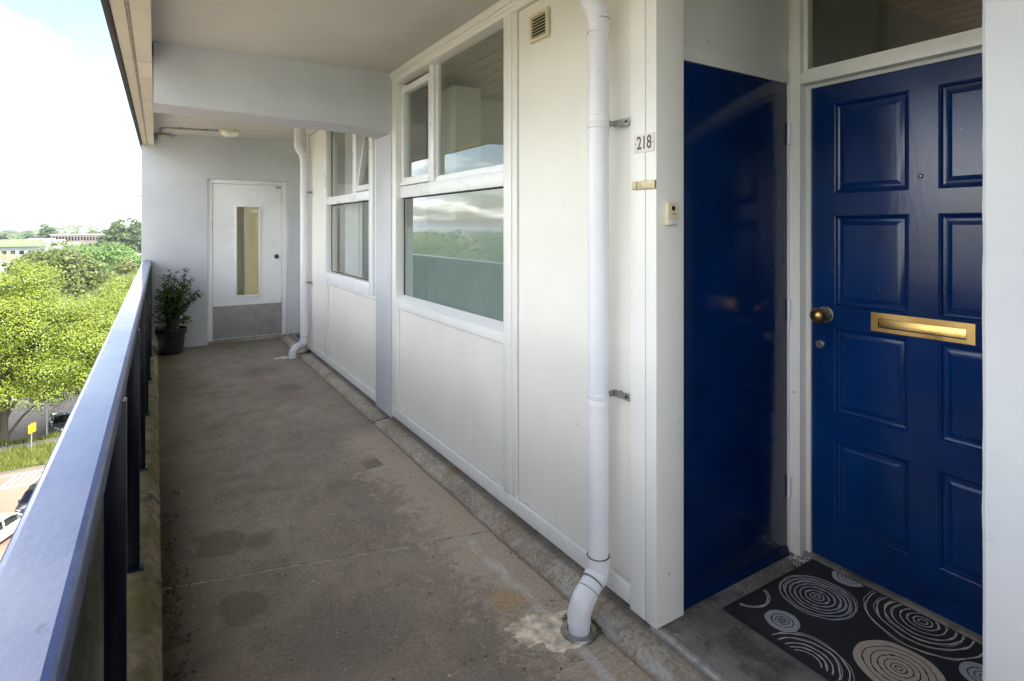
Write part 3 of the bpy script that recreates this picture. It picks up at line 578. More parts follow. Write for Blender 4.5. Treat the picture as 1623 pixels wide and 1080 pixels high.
motif('printed_rings', 'print_grey', 2.163, 1.236, (0.010, 0.023, 0.040, 0.060, 0.078, 0.094, 0.112, 0.128), 0.0050, 1)
motif('printed_rings', 'print_pale', 2.350, 0.955, (0.014, 0.028, 0.046, 0.068, 0.092, 0.114, 0.140, 0.176), 0.0042, 4)
motif('printed_rings', 'print_pale', 1.805, 1.075, (0.05, 0.066, 0.084, 0.105, 0.130), 0.0042, 8)
motif('printed_arc', 'print_pale', 1.95, 1.395, (0.0835,), 0.004, 12, 0.02); 
m = MB(); ribbon(m, 1.95, 1.397, 0.079, 0.004, 13); m.build('printed_arc', 'print_pale', dm, False)
def blob(cx, cy, r, mat, seed, rings_):
    m = MB(); disc(m, cx, cy, r, seed); b = m.build('printed_disc', mat, dm, False)
    m = MB()
    for i, q in enumerate(rings_): ribbon(m, cx, cy, q, 0.0042, seed + i, z=ZP + 0.0005)
    m.build('printed_rings', 'print_black', dm, False)
blob(1.925, 1.228, 0.058, 'print_grey', 21, (0.006, 0.012, 0.022, 0.036)); blob(2.035, 0.895, 0.125, 'print_cream', 25, (0.010, 0.022, 0.040, 0.058, 0.078, 0.099))
blob(2.385, 1.235, 0.058, 'print_grey', 29, (0.010, 0.022, 0.038)); blob(2.225, 0.735, 0.062, 'print_grey', 33, (0.010, 0.024, 0.040)); blob(1.87, 0.72, 0.085, 'print_cream', 37, (0.012, 0.03, 0.05))

# ------------------------------------------------------------------ white timber facade bays
FX = 1.515
f1 = thing('facade_wall', (1.55, 2.8, 0.063), 'white timber facade bay with large window and tall panel', 'wall')
m = MB(); m.box(FX, 1.60, 1.579, 4.135, 0.074, 0.143, 0.003); m.build('bottom_rail', 'white_timber', f1)
m = MB(); m.box(FX, 1.60, 1.579, 4.135, 2.578, 2.640, 0.003); m.build('top_rail', 'white_timber', f1)
m = MB(); m.box(1.497, FX + .01, 1.60, 4.137, 2.622, 2.664, 0.004); m.box(1.508, FX + .01, 1.60, 4.137, 2.604, 2.6215, 0.004); m.build('cornice', 'white_timber', f1)
m = MB(); m.box(FX, 1.60, 4.052, 4.1345, 0.1435, 2.5775, 0.003); m.build('post', 'white_timber', f1)
m = MB(); m.box(FX, 1.60, 2.432, 2.504, 0.1435, 2.5775, 0.003); m.box(FX + 0.007, 1.60, 2.390, 2.4315, 0.1435, 2.5775, 0.004); m.build('post', 'white_timber', f1)
m = MB(); m.box(FX, 1.60, 2.5045, 4.0515, 0.897, 0.950, 0.003); m.build('middle_rail', 'white_timber', f1)
MB().box(1.536, 1.60, 2.511, 4.020, 0.151, 0.8890).build('infill_panel', 'white_panel', f1, False); MB().box(1.556, 1.60, 2.5045, 4.0515, 0.1435, 0.8965).build('backing', 'dark_gap', f1, False)  # dark backing paints the shadow line around the inset panel
m = MB(); m.box(1.523, 1.60, 4.026, 4.0515, 0.1435, 0.8965, 0.002); m.build('panel_bead', 'white_timber', f1)
MB().box(1.533, 1.60, 1.583, 2.3825, 0.151, 2.5700).build('infill_panel', 'white_panel', f1, False); MB().box(1.556, 1.60, 1.579, 2.3895, 0.1435, 2.5775).build('backing', 'dark_gap', f1, False)  # same dark sheet, painted shadow line round the tall panel
cp = thing('corner_post', (1.58, 1.51, 0.063), 'white painted timber corner post carrying the house number', 'post')
m = MB(); m.box(1.511, 1.655, 1.501, 1.5785, 0.064, 2.664, 0.003); m.build('board', 'white_timber', cp)
m = MB(); m.box(1.512, 1.655, 1.446, 1.4985, 0.064, 2.664, 0.003); m.build('board', 'white_timber', cp)

w1 = thing('window', (1.57, 3.28, 0.95), 'large white window with frosted lower pane and small side casement', 'window')
m = MB(); m.hexa([(1.516, 2.5045, 0.9505), (1.60, 2.5045, 0.9505), (1.60, 4.0515, 0.9505), (1.516, 4.0515, 0.9505), (1.516, 2.5045, 0.957), (1.582, 2.5045, 0.990), (1.582, 4.0515, 0.990), (1.516, 4.0515, 0.957)]); m.build('sill', 'white_gloss', w1, False)
m = MB(); m.box(1.548, 1.61, 2.5045, 4.0515, 1.715, 1.800, 0.004); m.build('transom', 'white_gloss', w1)
m = MB(); m.box(1.550, 1.61, 3.453, 3.520, 1.8005, 2.5775, 0.004); m.build('mullion', 'white_gloss', w1)
MB().box(1.584, 1.590, 2.5045, 4.0515, 0.985, 1.7145).build('pane', 'window_glass', w1, False)
m = MB(); m.box(1.578, 1.5835, 2.5045, 4.0515, 1.7085, 1.7147); m.box(1.578, 1.5835, 4.0465, 4.0515, 0.99, 1.7085); m.build('gasket', 'black_rubber', w1, False)
MB().box(1.598, 1.5995, 2.5045, 4.0515, 0.985, 1.497).build('frosted_film', 'frost_film', w1, False)
MB().box(1.592, 1.598, 2.5045, 3.4525, 1.8005, 2.5775).build('pane', 'window_glass', w1, False)
m = MB(); m.box(1.566, 1.592, 2.5045, 3.4525, 1.8005, 1.822); m.box(1.574, 1.592, 2.5045, 3.4525, 1.8225, 1.836); m.box(1.574, 1.592, 3.436, 3.4525, 1.8365, 2.577); m.build('glazing_bead', 'white_gloss', w1, False)
m = MB(); m.box(1.558, 1.605, 4.012, 4.0505, 1.832, 2.540, 0.003); m.box(1.558, 1.605, 3.521, 3.556, 1.832, 2.540, 0.003); m.box(1.5585, 1.605, 3.556, 4.012, 1.832, 1.864, 0.003); m.box(1.5585, 1.605, 3.556, 4.012, 2.492, 2.540, 0.003)
m.box(1.545, 1.57, 3.5205, 4.051, 1.806, 1.8315, 0.003); sh = m.build('casement', 'white_gloss', w1)
MB().box(1.578, 1.584, 3.555, 4.013, 1.863, 2.493).build('pane', 'window_glass', sh, False)

f2 = thing('facade_wall', (1.55, 5.7, 0.063), 'white timber facade bay with smaller window between column and recess', 'wall')
Y0, Y1 = 4.488, 7.0
m = MB(); m.box(FX, 1.60, Y0, Y1, 0.074, 0.143, 0.003); m.build('bottom_rail', 'white_timber', f2)
m = MB(); m.box(FX, 1.60, Y0, Y1, 2.578, 2.640, 0.003); m.build('top_rail', 'white_timber', f2)
m = MB(); m.box(1.497, FX + .01, Y0, Y1 - 0.02, 2.622, 2.664, 0.004); m.build('cornice', 'white_timber', f2)
m = MB(); m.box(FX, 1.60, Y0, 4.530, 0.1435, 2.5775, 0.003); m.build('post', 'white_timber', f2)
m = MB(); m.box(FX, 1.60, 6.055, 6.130, 0.1435, 2.5775, 0.003); m.build('post', 'white_timber', f2)
m = MB(); m.box(FX, 1.66, 6.955, 7.0, 0.1435, 2.5775, 0.003); m.build('post', 'white_timber', f2)
m = MB(); m.box(FX, 1.60, 4.5305, 6.0545, 0.905, 0.930, 0.003); m.build('middle_rail', 'white_timber', f2)
MB().box(1.534, 1.60, 4.539, 6.045, 0.152, 0.896).build('infill_panel', 'white_panel', f2, False); MB().box(1.556, 1.60, 4.5305, 6.0545, 0.1435, 0.9045).build('backing', 'dark_gap', f2, False)  # dark backing again paints a shadow line at the panel edges
MB().box(1.534, 1.60, 6.139, 6.946, 0.152, 2.569).build('infill_panel', 'white_panel', f2, False); MB().box(1.556, 1.60, 6.1305, 6.9545, 0.1435, 2.5775).build('backing', 'dark_gap', f2, False)  # painted shadow line round the narrow panel
MB().box(1.60, 2.46, 6.94, 7.0, 0.0, 2.70).build('side_panel', 'white_panel', f2, False)
w2 = thing('window', (1.55, 5.3, 0.93), 'narrower white window with a tilted open upper sash past the column', 'window')
m = MB(); m.box(1.503, 1.60, 4.560, 4.655, 0.9305, 2.577, 0.004); m.build('frame_stile', 'white_gloss', w2)
m = MB(); m.box(1.503, 1.60, 6.060, 6.125, 0.9305, 2.577, 0.004); m.build('frame_stile', 'white_gloss', w2)
m = MB(); m.box(1.503, 1.60, 4.6555, 6.0595, 0.9305, 1.035, 0.004); m.build('sill', 'white_gloss', w2)
m = MB(); m.box(1.513, 1.60, 4.6555, 6.0595, 1.728, 1.806, 0.004); m.build('transom', 'white_gloss', w2)
m = MB(); m.box(1.513, 1.60, 5.050, 5.150, 1.8065, 2.577, 0.004); m.build('mullion', 'white_gloss', w2)
MB().box(1.564, 1.570, 4.6555, 6.0595, 1.035, 1.728).build('pane', 'window_glass', w2, False)
MB().box(1.564, 1.570, 5.1505, 6.0595, 1.8065, 2.577).build('pane', 'window_glass', w2, False)
m = MB(); m.box(1.558, 1.5635, 4.6555, 6.0595, 1.720, 1.7278); m.box(1.558, 1.5635, 6.052, 6.0595, 1.035, 1.720); m.box(1.558, 1.5635, 4.6555, 6.052, 1.0355, 1.042); m.box(1.558, 1.5635, 6.052, 6.0595, 1.8065, 2.577); m.box(1.558, 1.5635, 5.1505, 6.052, 1.8066, 1.813); m.build('gasket', 'black_rubber', w2, False)
sa = MB(); HT = (1.530, 1.812); tilt = 0.14
def sw(x, y, z):
    a, b = x - HT[0], z - HT[1]; return (HT[0] + a * math.cos(tilt) + b * math.sin(tilt), y, HT[1] - a * math.sin(tilt) + b * math.cos(tilt))
def sbox(mm, x0, x1, y0, y1, z0, z1): mm.hexa([sw(*p) for p in ((x0, y0, z0), (x1, y0, z0), (x1, y1, z0), (x0, y1, z0), (x0, y0, z1), (x1, y0, z1), (x1, y1, z1), (x0, y1, z1))])
for b in ((4.665, 4.70, 1.815, 2.56), (5.005, 5.042, 1.815, 2.56), (4.70, 5.005, 1.815, 1.862), (4.70, 5.005, 2.52, 2.56)): sbox(sa, 1.512, 1.552, *b)
sa = sa.build('open_sash', 'white_gloss', w2, False)
m = MB(); sbox(m, 1.528, 1.533, 4.70, 5.005, 1.862, 2.52); m.build('pane', 'window_glass', sa, False)

# ventilation grille, house number, latch, bell
vg = thing('ventilation_grille', (1.525, 2.19, 2.376), 'small cream ventilation grille high on the tall white panel', 'grille')
m = MB()
for b in ((2.116, 2.132, 2.376, 2.508), (2.250, 2.266, 2.376, 2.508), (2.132, 2.250, 2.376, 2.392), (2.132, 2.250, 2.492, 2.508)): m.box(1.514, 1.529, *b, 0.002)
m.build('frame', 'cream_plastic', vg)
MB().box(1.5265, 1.5285, 2.132, 2.250, 2.392, 2.492).build('backing', 'dark_gap', vg, False)
for k in range(7):
    z = 2.396 + k * 0.0142
    m = MB(); m.hexa([(1.514, 2.1325, z), (1.525, 2.1325, z + 0.005), (1.525, 2.2495, z + 0.005), (1.514, 2.2495, z), (1.514, 2.1325, z + 0.003), (1.525, 2.1325, z + 0.008), (1.525, 2.2495, z + 0.008), (1.514, 2.2495, z + 0.003)]); m.build('slat', 'cream_plastic', vg, False)
hp = thing('house_number', (1.508, 1.503, 1.773), 'small white plate reading 218 on the white corner post', 'number plate')
m = MB(); m.box(1.5085, 1.5108, 1.453, 1.551, 1.772, 1.840, 0.0008); m.build('plate', 'plate_white', hp)
def text_mesh(txt, size, ext=0.0006):
    cu = bpy.data.curves.new('digits', 'FONT'); cu.body = txt; cu.size = size; cu.extrude = ext; cu.align_x = 'CENTER'; cu.align_y = 'CENTER'; cu.resolution_u = 6; cu.offset = 0.0008
    ob = bpy.data.objects.new('digits', cu); col.objects.link(ob); dg = bpy.context.evaluated_depsgraph_get(); me = bpy.data.meshes.new_from_object(ob.evaluated_get(dg)); bpy.data.objects.remove(ob); return me
me = text_mesh('218', 0.060); me.transform(Matrix.Diagonal((0.82, 1.12, 1, 1))); me.transform(Matrix(((0, 0, -1, 0), (-1, 0, 0, 0), (0, 1, 0, 0), (0, 0, 0, 1))))
me.transform(Matrix.Translation(Vector((1.5082, 1.502, 1.806)) - Vector(ORG[hp.name]))); me.materials.append(MAT['brown_ink'])
o = bpy.data.objects.new('digits', me); col.objects.link(o); o.parent = hp
for y in (1.4605, 1.5435):
    m = MB(); m.lathe([(0.0005, 0), (0.003, 0), (0.0025, -0.0012), (0.0005, -0.0016)], (1.5086, y, 1.806), 'x', 10); m.build('screw', 'brown_ink', hp)
la = thing('door_latch', (1.51, 1.503, 1.636), 'brass hasp fixed across the white corner post below the number', 'latch')
m = MB(); m.box(1.503, 1.511, 1.446, 1.535, 1.637, 1.668, 0.001); m.build('strap', 'latch_brass', la)
m = MB(); m.box(1.506, 1.511, 1.541, 1.560, 1.637, 1.668, 0.001); m.build('keeper', 'latch_brass', la)
for y in (1.463, 1.517):
    m = MB(); m.lathe([(0.0005, 0), (0.0035, 0), (0.003, -0.0015), (0.0005, -0.002)], (1.503, y, 1.6525), 'x', 10); m.build('screw', 'worn_steel', la)
be = thing('door_bell', (1.582, 1.44, 1.505), 'cream plastic doorbell on the side of the corner post', 'doorbell')
m = MB(); m.box(1.553, 1.604, 1.428, 1.4458, 1.506, 1.588, 0.004); m.build('body', 'cream_plastic', be)
m = MB(); m.lathe([(0.0005, 0), (0.009, 0), (0.0085, -0.002), (0.0005, -0.002)], (1.580, 1.4282, 1.567), 'y', 18); m.build('button', 'black_plastic', be)
m = MB(); m.box(1.560, 1.598, 1.4265, 1.4285, 1.508, 1.526, 0.001); m.build('name_tag', 'plate_white', be)
m = MB(); m.box(1.571, 1.591, 1.4274, 1.4281, 1.5455, 1.5485); m.build('marking', 'brown_ink', be, False)

# downpipes
def downpipe(yc, label, xfoot, yfoot, drain, xs=1.452):
    d = thing('downpipe', (xs, yc, 0.0), label, 'downpipe', 'white plastic downpipes down the facade'); r = 0.0405
    m = MB(); m.tube([(xs, yc, 0.225), (xs, yc, 0.6), (xs, yc, 1.6), (xs, yc, 2.285)], r, 32, False); m.build('pipe', 'pvc_pipe', d)
    def elbow(pts, name='elbow', rr=r + 0.004):
        m = MB(); m.tube(pts, rr, 32, True); m.build(name, 'pvc_white', d)
    xm, ym = (xs + xfoot) / 2, (yc + yfoot) / 2
    e = Vector((xfoot, yfoot, 0.085)); a = Vector((xs, yc, 0.175)); dr_ = (e - a)
    elbow([(xs, yc, 0.230), (xs, yc, 0.175), a + dr_ * 0.10 + Vector((0, 0, -0.008)), a + dr_ * 0.30 + Vector((0, 0, -0.004))])
    elbow([a + dr_ * 0.31 + Vector((0, 0, -0.004)), a + dr_ * 0.55], rr=r + 0.001)
    elbow([a + dr_ * 0.56, a + dr_ * 0.82 + Vector((0, 0, 0.004)), Vector((xfoot, yfoot, 0.070)), Vector((xfoot, yfoot, 0.035))], rr=r + 0.003)
    for p_, t_, r2 in ((Vector((xs, yc, 0.2305)), Vector((0, 0, 1)), r + 0.0042), (a + dr_ * 0.305 + Vector((0, 0, -0.004)), dr_.normalized(), r + 0.0032), (a + dr_ * 0.555, dr_.normalized(), r + 0.0032), (Vector((xs, yc, 2.30)), Vector((0, 0, 1)), r + 0.0046)):
        m = MB(); m.tube([p_ - t_ * 0.0011, p_ + t_ * 0.0011], r2, 32); m.build('seal', 'dark_gap', d)
    m = MB(); m.tube([(xfoot, yfoot, 0.0345), (xfoot, yfoot, 0.001)], r, 24); m.build('spigot', 'pvc_white', d)
    for z in (1.905, 0.835):
        m = MB(); m.lathe([(r, -0.024), (r + 0.0035, -0.022), (r + 0.0035, -0.004), (r + 0.002, 0), (r + 0.0035, 0.004), (r + 0.0035, 0.022), (r, 0.024)], (xs, yc, z), 'z', 32); m.build('collar', 'pvc_white', d)
    for z in (1.885, 0.845):
        m = MB(); m.box(1.5035, 1.5065, yc - 0.112, yc - 0.030, z, z + 0.026); m.box(xs + 0.025, 1.5034, yc - 0.036, yc - 0.032, z + 0.002, z + 0.024); m.box(1.507, 1.531, yc - 0.050, yc - 0.046, z + 0.004, z + 0.022); bb = m.build('bracket', 'worn_steel', d)
        m = MB(); m.lathe([(0.0005, 0), (0.0055, 0), (0.005, -0.003), (0.0005, -0.0035)], (1.5035, yc - 0.100, z + 0.013), 'x', 10); m.build('bolt', 'black_plastic', bb)
    elbow([(xs, yc, 2.25), (xs, yc, 2.30), (xs - 0.012, yc, 2.335), (xs - 0.03, yc, 2.365)])
    elbow([(xs - 0.028, yc, 2.362), (xs - 0.05, yc, 2.395), (xs - 0.064, yc, 2.43), (xs - 0.066, yc, 2.48)])
    m = MB(); m.tube([(xs - 0.066, yc, 2.47), (xs - 0.066, yc, 2.66)], r, 32); m.build('pipe', 'pvc_pipe', d)
    if drain:
        rg = MB(); rg.rings([[(xfoot + rr * math.cos(a), yfoot + rr * math.sin(a), z) for a in [2 * math.pi * k / 40 for k in range(40)]] for rr, z in ((0.044, 0.004), (0.046, 0.010), (0.066, 0.010), (0.070, 0.003))], caps=False); fd_ = rg.build('floor_drain', 'worn_steel', None, True, 'round metal drain ring set in pale cement around the downpipe foot', 'drain')
downpipe(1.690, 'white plastic downpipe beside the corner post with the number plate', 1.330, 1.655, True)
downpipe(6.86, 'white plastic downpipe beside the recess and the stairwell door', 1.325, 6.84, False)

# ------------------------------------------------------------------ railing
rl = thing('railing', (-0.1, 3, 0.07), 'dark blue metal railing with broad flat handrail along the gallery edge', 'railing')
rx = lambda y: 0.0041 * (y - 0.65)
def rail(y0, y1):
    def pr(y):
        a, b = -0.164 + rx(y), -0.076 + rx(y)
        return [(a, 1.052), (a, 1.088), (a + 0.004, 1.0935), (a + 0.010, 1.095), (b - 0.012, 1.095), (b - 0.005, 1.0935), (b - 0.0015, 1.089), (b, 1.083), (b, 1.050), (b - 0.006, 1.048), (b - 0.008, 1.070), (a + 0.008, 1.070), (a + 0.006, 1.050)]
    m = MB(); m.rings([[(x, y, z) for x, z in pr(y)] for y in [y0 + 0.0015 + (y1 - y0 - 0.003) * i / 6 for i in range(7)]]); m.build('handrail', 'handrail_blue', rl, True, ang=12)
ys = [-2.0, 0.38, 2.44, 4.50, 6.55, 8.165]
for a, b in zip(ys, ys[1:]): rail(a, b)
posts = [-0.68, 0.54, 1.70, 2.84, 3.99, 5.14, 6.29, 7.44]
for y in posts:
    a = rx(y)
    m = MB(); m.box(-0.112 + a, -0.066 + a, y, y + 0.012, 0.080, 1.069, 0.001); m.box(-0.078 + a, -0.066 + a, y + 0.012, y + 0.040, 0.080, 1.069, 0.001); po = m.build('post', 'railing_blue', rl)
    m = MB(); m.box(-0.120 + a, -0.052 + a, y - 0.02, y + 0.06, 0.068, 0.080, 0.002); m.build('base_plate', 'railing_blue', po)
for a, b in zip([-2.0] + posts, posts + [8.165]):
    o_ = rx((a + b) / 2)
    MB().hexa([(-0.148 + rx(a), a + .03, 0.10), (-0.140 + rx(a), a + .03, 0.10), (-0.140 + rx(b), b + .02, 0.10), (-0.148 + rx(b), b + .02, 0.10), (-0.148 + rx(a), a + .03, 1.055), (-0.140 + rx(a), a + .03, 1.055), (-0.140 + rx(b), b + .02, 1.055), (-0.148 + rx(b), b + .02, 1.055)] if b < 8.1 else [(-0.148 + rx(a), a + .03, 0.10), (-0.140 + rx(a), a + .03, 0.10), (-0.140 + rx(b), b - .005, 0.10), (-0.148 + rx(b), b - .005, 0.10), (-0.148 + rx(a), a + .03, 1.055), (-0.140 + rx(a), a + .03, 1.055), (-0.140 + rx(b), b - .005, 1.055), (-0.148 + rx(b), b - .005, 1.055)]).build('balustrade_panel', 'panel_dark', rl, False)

# ------------------------------------------------------------------ ceiling lamp, conduit
lm = thing('ceiling_lamp', (0.745, 7.53, 2.57), 'round cream bulkhead lamp on the soffit before the end wall', 'lamp')
m = MB(); m.lathe([(0.001, 0.0), (0.112, 0.0), (0.116, -0.004), (0.116, -0.030), (0.110, -0.036), (0.001, -0.036)], (0.745, 7.53, CZ(0.745) - 0.001), 'z', 40); m.build('base', 'cream_plastic', lm)
m = MB(); m.lathe([(0.100, -0.036), (0.098, -0.046), (0.088, -0.060), (0.068, -0.073), (0.040, -0.082), (0.001, -0.085)], (0.745, 7.53, CZ(0.745) - 0.001), 'z', 40); m.build('dome', 'lamp_dome', lm, ang=60)
cd_ = thing('cable_conduit', (0.35, 7.6, 2.6), 'dark cable conduit clipped to the soffit beside the bulkhead lamp', 'conduit')
m = MB(); m.tube([(0.05, 8.06, 2.625), (0.05, 7.72, 2.625), (0.06, 7.64, 2.626), (0.10, 7.60, 2.627), (0.35, 7.57, 2.632), (0.632, 7.545, 2.636)], 0.010, 10); m.build('conduit_pipe', 'worn_steel', cd_)
for x in (0.22, 0.50):
    m = MB(); m.box(x - 0.008, x + 0.008, 7.53, 7.62, CZ(x) - 0.024, CZ(x) - 0.001, 0.001); m.build('clip', 'worn_steel', cd_)
m = MB(); m.box(0.02, 0.15, 8.10, 8.168, 2.56, 2.625, 0.006); m.build('junction_box', 'soffit', None, True, 'small grey junction box in the corner under the soffit', 'box')

# ------------------------------------------------------------------ interiors seen through glass
def room(y0, y1, x1, label, plank, wall, xin=1.62):
    r_ = thing('room', (3, (y0 + y1) / 2, 0.0), label, 'room')
    MB().box(xin, x1, y0, y1, -0.05, 0.055).build('floor', 'room_dark', r_, False)
    MB().box(xin, x1, y0 - 0.06, y0 - 0.001, -0.05, 2.68).build('partition', wall, r_, False); MB().box(xin, x1, y1 + 0.001, y1 + 0.06, -0.05, 2.68).build('partition', wall, r_, False)
    MB().box(xin, x1, y0 - .05, y1 + .05, 2.665, 2.68).build('ceiling', 'dark_gap', r_, False)
    k = xin + 0.01
    while k < x1 - 0.1:
        MB().box(k, k + 0.112, y0, y1, 2.640, 2.660).build('plank', plank, r_, False); k += 0.122
    m = MB(); m.box(x1, x1 + 0.1, y0 - .05, y1 + .05, -0.05, 0.9); m.box(x1, x1 + 0.1, y0 - .05, y1 + .05, 2.2, 2.68); m.build('back_wall', wall, r_, False)  # open band added in the unseen back wall to let daylight in
    return r_
r1 = room(1.56, 4.44, 4.8, 'kitchen with plank ceiling seen through the large window', 'room_plank', 'room_white')
MB().box(1.64, 1.84, 2.3, 4.2, 0.93, 0.965).build('window_board', 'white_gloss', r1, False)  # white board added to bounce light onto the lower part of the film
m = MB(); m.box(1.92, 2.15, 3.90, 4.43, 1.55, 2.58, 0.004); m.box(1.925, 2.145, 3.884, 3.90, 1.56, 2.57, 0.003); m.build('cupboard', 'cabinet', None, True, 'pale wall cupboard inside the kitchen behind the large window', 'cupboard')
r2 = room(4.52, 6.93, 4.8, 'dim bedroom with plank ceiling seen through the narrower window', 'room_plank', 'room_white')
cu = MB(); rs = []
for z in (0.98, 1.8, 2.55): rs.append([(1.70 + 0.018 * math.sin(k * 1.25), 5.46 + k * 0.012, z) for k in range(47)])
cu.rings(rs, closed=False, caps=False); cu.build('curtain', 'curtain', None, True, 'pale curtain hanging behind the narrower window', 'curtain')
r3 = room(0.50, 1.44, 4.8, 'hall with brown plank ceiling seen through the transom light', 'brown_plank', 'room_dark', 2.50)
st = thing('stairwell', (1.5, 9.5, 0), 'stairwell with yellow wall seen through the glass strip', 'stairwell')  # unseen far side left open so sky light reaches the yellow wall
MB().box(0.2, 3.5, 10.6, 10.7, -0.1, 2.7).build('wall', 'room_yellow', st, False); MB().box(0.15, 0.2, 8.43, 10.6, -0.1, 2.7).build('wall', 'room_white', st, False); MB().box(0.2, 3.5, 8.43, 10.6, -0.1, 0.03).build('floor', 'room_dark', st, False); MB().box(0.15, 2.2, 8.43, 10.7, 2.70, 2.76).build('ceiling', 'room_white', st, False)
MB().box(0.3, 1.265, 10.57, 10.599, 0.03, 2.69).build('side_panel', 'grey_wall', st, False); MB().box(1.265, 1.31, 10.5, 10.599, 0.03, 2.1).build('door_frame', 'white_gloss', st, False); MB().box(1.31, 2.0, 10.55, 10.599, 0.03, 2.1).build('door_leaf', 'room_yellow', st, False)

# unseen building mass below, above and behind, cut shallow to let daylight in
ab = thing('apartment_building', (6, 0, -18.5), 'tall grey apartment block that carries the open gallery', 'building')
MB().box(-0.15, 5.1, -30, 16, -18.5, -0.23).build('lower_storeys', 'facade_block', ab, False)
MB().box(-0.14, 5.1, -30, 16, 3.06, 3.5).build('roof', 'facade_block', ab, False)
MB().box(1.53, 5.1, -30, -2.01, -0.23, 3.055).build('storey_wall', 'facade_block', ab, False)
MB().box(2.6, 5.1, -2.0, 16, 2.91, 3.055).build('roof_slab', 'facade_block', ab, False)
MB().box(1.0, 5.1, 10.75, 16, -0.23, 2.90).build('storey_wall', 'facade_block', ab, False)
MB().box(-0.15, 5.1, -2.0, 16, -0.2295, -0.222).build('floor_slab', 'facade_block', ab, False)

# ------------------------------------------------------------------ potted plant, litter
pp = thing('potted_plant', (0.155, 7.86, 0), 'bushy fine leaved shrub in a black plastic pot by the end wall', 'plant')
m = MB(); m.lathe([(0.001, 0.001), (0.112, 0.001), (0.118, 0.01), (0.148, 0.235), (0.158, 0.237), (0.163, 0.245), (0.166, 0.300), (0.160, 0.304), (0.150, 0.300), (0.146, 0.262), (0.001, 0.262)], (0.155, 7.86, 0.0), 'z', 40); pt = m.build('pot', 'pot_plastic', pp)
m = MB(); m.lathe([(0.001, 0.263), (0.145, 0.263), (0.10, 0.275), (0.001, 0.28)], (0.155, 7.86, 0.0), 'z', 24); m.build('soil', 'soil', pt)
m = MB(); m.lathe([(0.06, 0.27), (0.075, 0.42), (0.080, 0.425), (0.074, 0.43), (0.066, 0.40), (0.001, 0.40)], (0.165, 7.82, 0.0), 'z', 24); m.build('inner_pot', 'pot_plastic', pp)
def leaves(P, N, S, rng, asp=0.6, fold=0.0):
    n = len(P); N = N / np.maximum(np.linalg.norm(N, axis=1, keepdims=True), 1e-6); r = rng.normal(size=(n, 3))
    T = np.cross(N, r); T /= np.maximum(np.linalg.norm(T, axis=1, keepdims=True), 1e-6); B = np.cross(N, T); S = S[:, None]
    V = np.stack([P - T * S * .5, P - B * S * .5 * asp + T * S * .05, P + T * S * .5, P + B * S * .5 * asp + T * S * .05], 1).reshape(-1, 3)
    return V, np.arange(4 * n).reshape(-1, 4)
g = np.random.default_rng(5); stems = MB(); P = []; tips = []
for k in range(34):
    a = g.uniform(0, 6.28); sp = g.uniform(0.03, 0.24); h = 0.25 + g.uniform(0.05, 0.46) * (1 - sp * 1.2)
    tips.append((0.150 + sp * math.cos(a) * 0.9, 7.85 + sp * math.sin(a) * 0.65, 0.27 + h if k % 4 else 0.30 + 0.1 * g.random()))
tips += [(0.36, 7.80, 0.88), (0.40, 7.80, 0.70), (0.43, 7.78, 0.72), (0.28, 7.84, 0.82), (0.31, 7.78, 0.99), (0.34, 7.75, 0.60), (0.38, 7.76, 0.64), (0.30, 7.72, 0.52), (0.46, 7.78, 0.69), (-0.005, 7.85, 0.45), (0.02, 7.78, 0.35), (0.34, 7.76, 0.42)]
for tx, ty, tz in tips:
    b = Vector((0.155 + g.uniform(-.05, .05), 7.85 + g.uniform(-.05, .05), 0.30)); e = Vector((tx, min(ty, 8.1), tz)); mid = (b + e) / 2 + Vector((0, 0, 0.10)); pts = []
    for i in range(7):
        f = i / 6; pts.append(b * (1 - f) ** 2 + mid * 2 * f * (1 - f) + e * f * f)
    stems.tube(pts, [0.0045 - 0.0005 * i for i in range(7)], 5)
    long_ = (e - b).length
    for i in range(int(long_ * 165)):
        f = 0.25 + 0.78 * g.random(); p = b * (1 - f) ** 2 + mid * 2 * f * (1 - f) + e * f * f; s = 0.032 if tx < 0.27 else 0.017; P.append((p.x + g.normal(0, s), min(p.y + g.normal(0, s), 8.15), p.z + g.normal(0, s)))
stems.build('stem', 'stem', pp)
P = np.array(P); N = g.normal(size=P.shape); N[:, 2] = np.abs(N[:, 2]) + 0.4; V, F = leaves(P, N, g.uniform(0.028, 0.056, len(P)), g, 0.36)
mesh_obj('foliage', V - np.array(ORG[pp.name]), F, 'leaf_pot', pp, attr=g.random(len(P)), kind='stuff')

n = 900; y = np.clip(g.choice([3.35, 2.7, 2.2, 1.75, 3.0], n) + g.normal(0, 0.28, n), 0.6, 4.2); x = 0.025 + np.abs(g.normal(0, 0.04, n)); z = 0.004 + g.random(n) * 0.006
N = g.normal(0, .35, (n, 3)); N[:, 2] = 1; V, F = leaves(np.stack([x, y, z], 1), N, g.uniform(0.006, 0.026, n), g, 0.6); mesh_obj('leaf_litter', V, F, 'litter', None, (0, 0, 0), g.random(n), kind='stuff', label='dry leaf litter gathered along the mossy curb', cat='litter')
n = 260; x = g.uniform(0.1, 1.39, n); y = g.uniform(1.2, 6.5, n); N = g.normal(0, .35, (n, 3)); N[:, 2] = 1; V, F = leaves(np.stack([x, y, np.full(n, 0.004)], 1), N, g.uniform(0.003, 0.009, n), g, 0.6); mesh_obj('grit', V, F, 'litter', None, (0, 0, 0), g.random(n), kind='stuff', label='scattered grit and crumbs on the gallery floor', cat='grit')

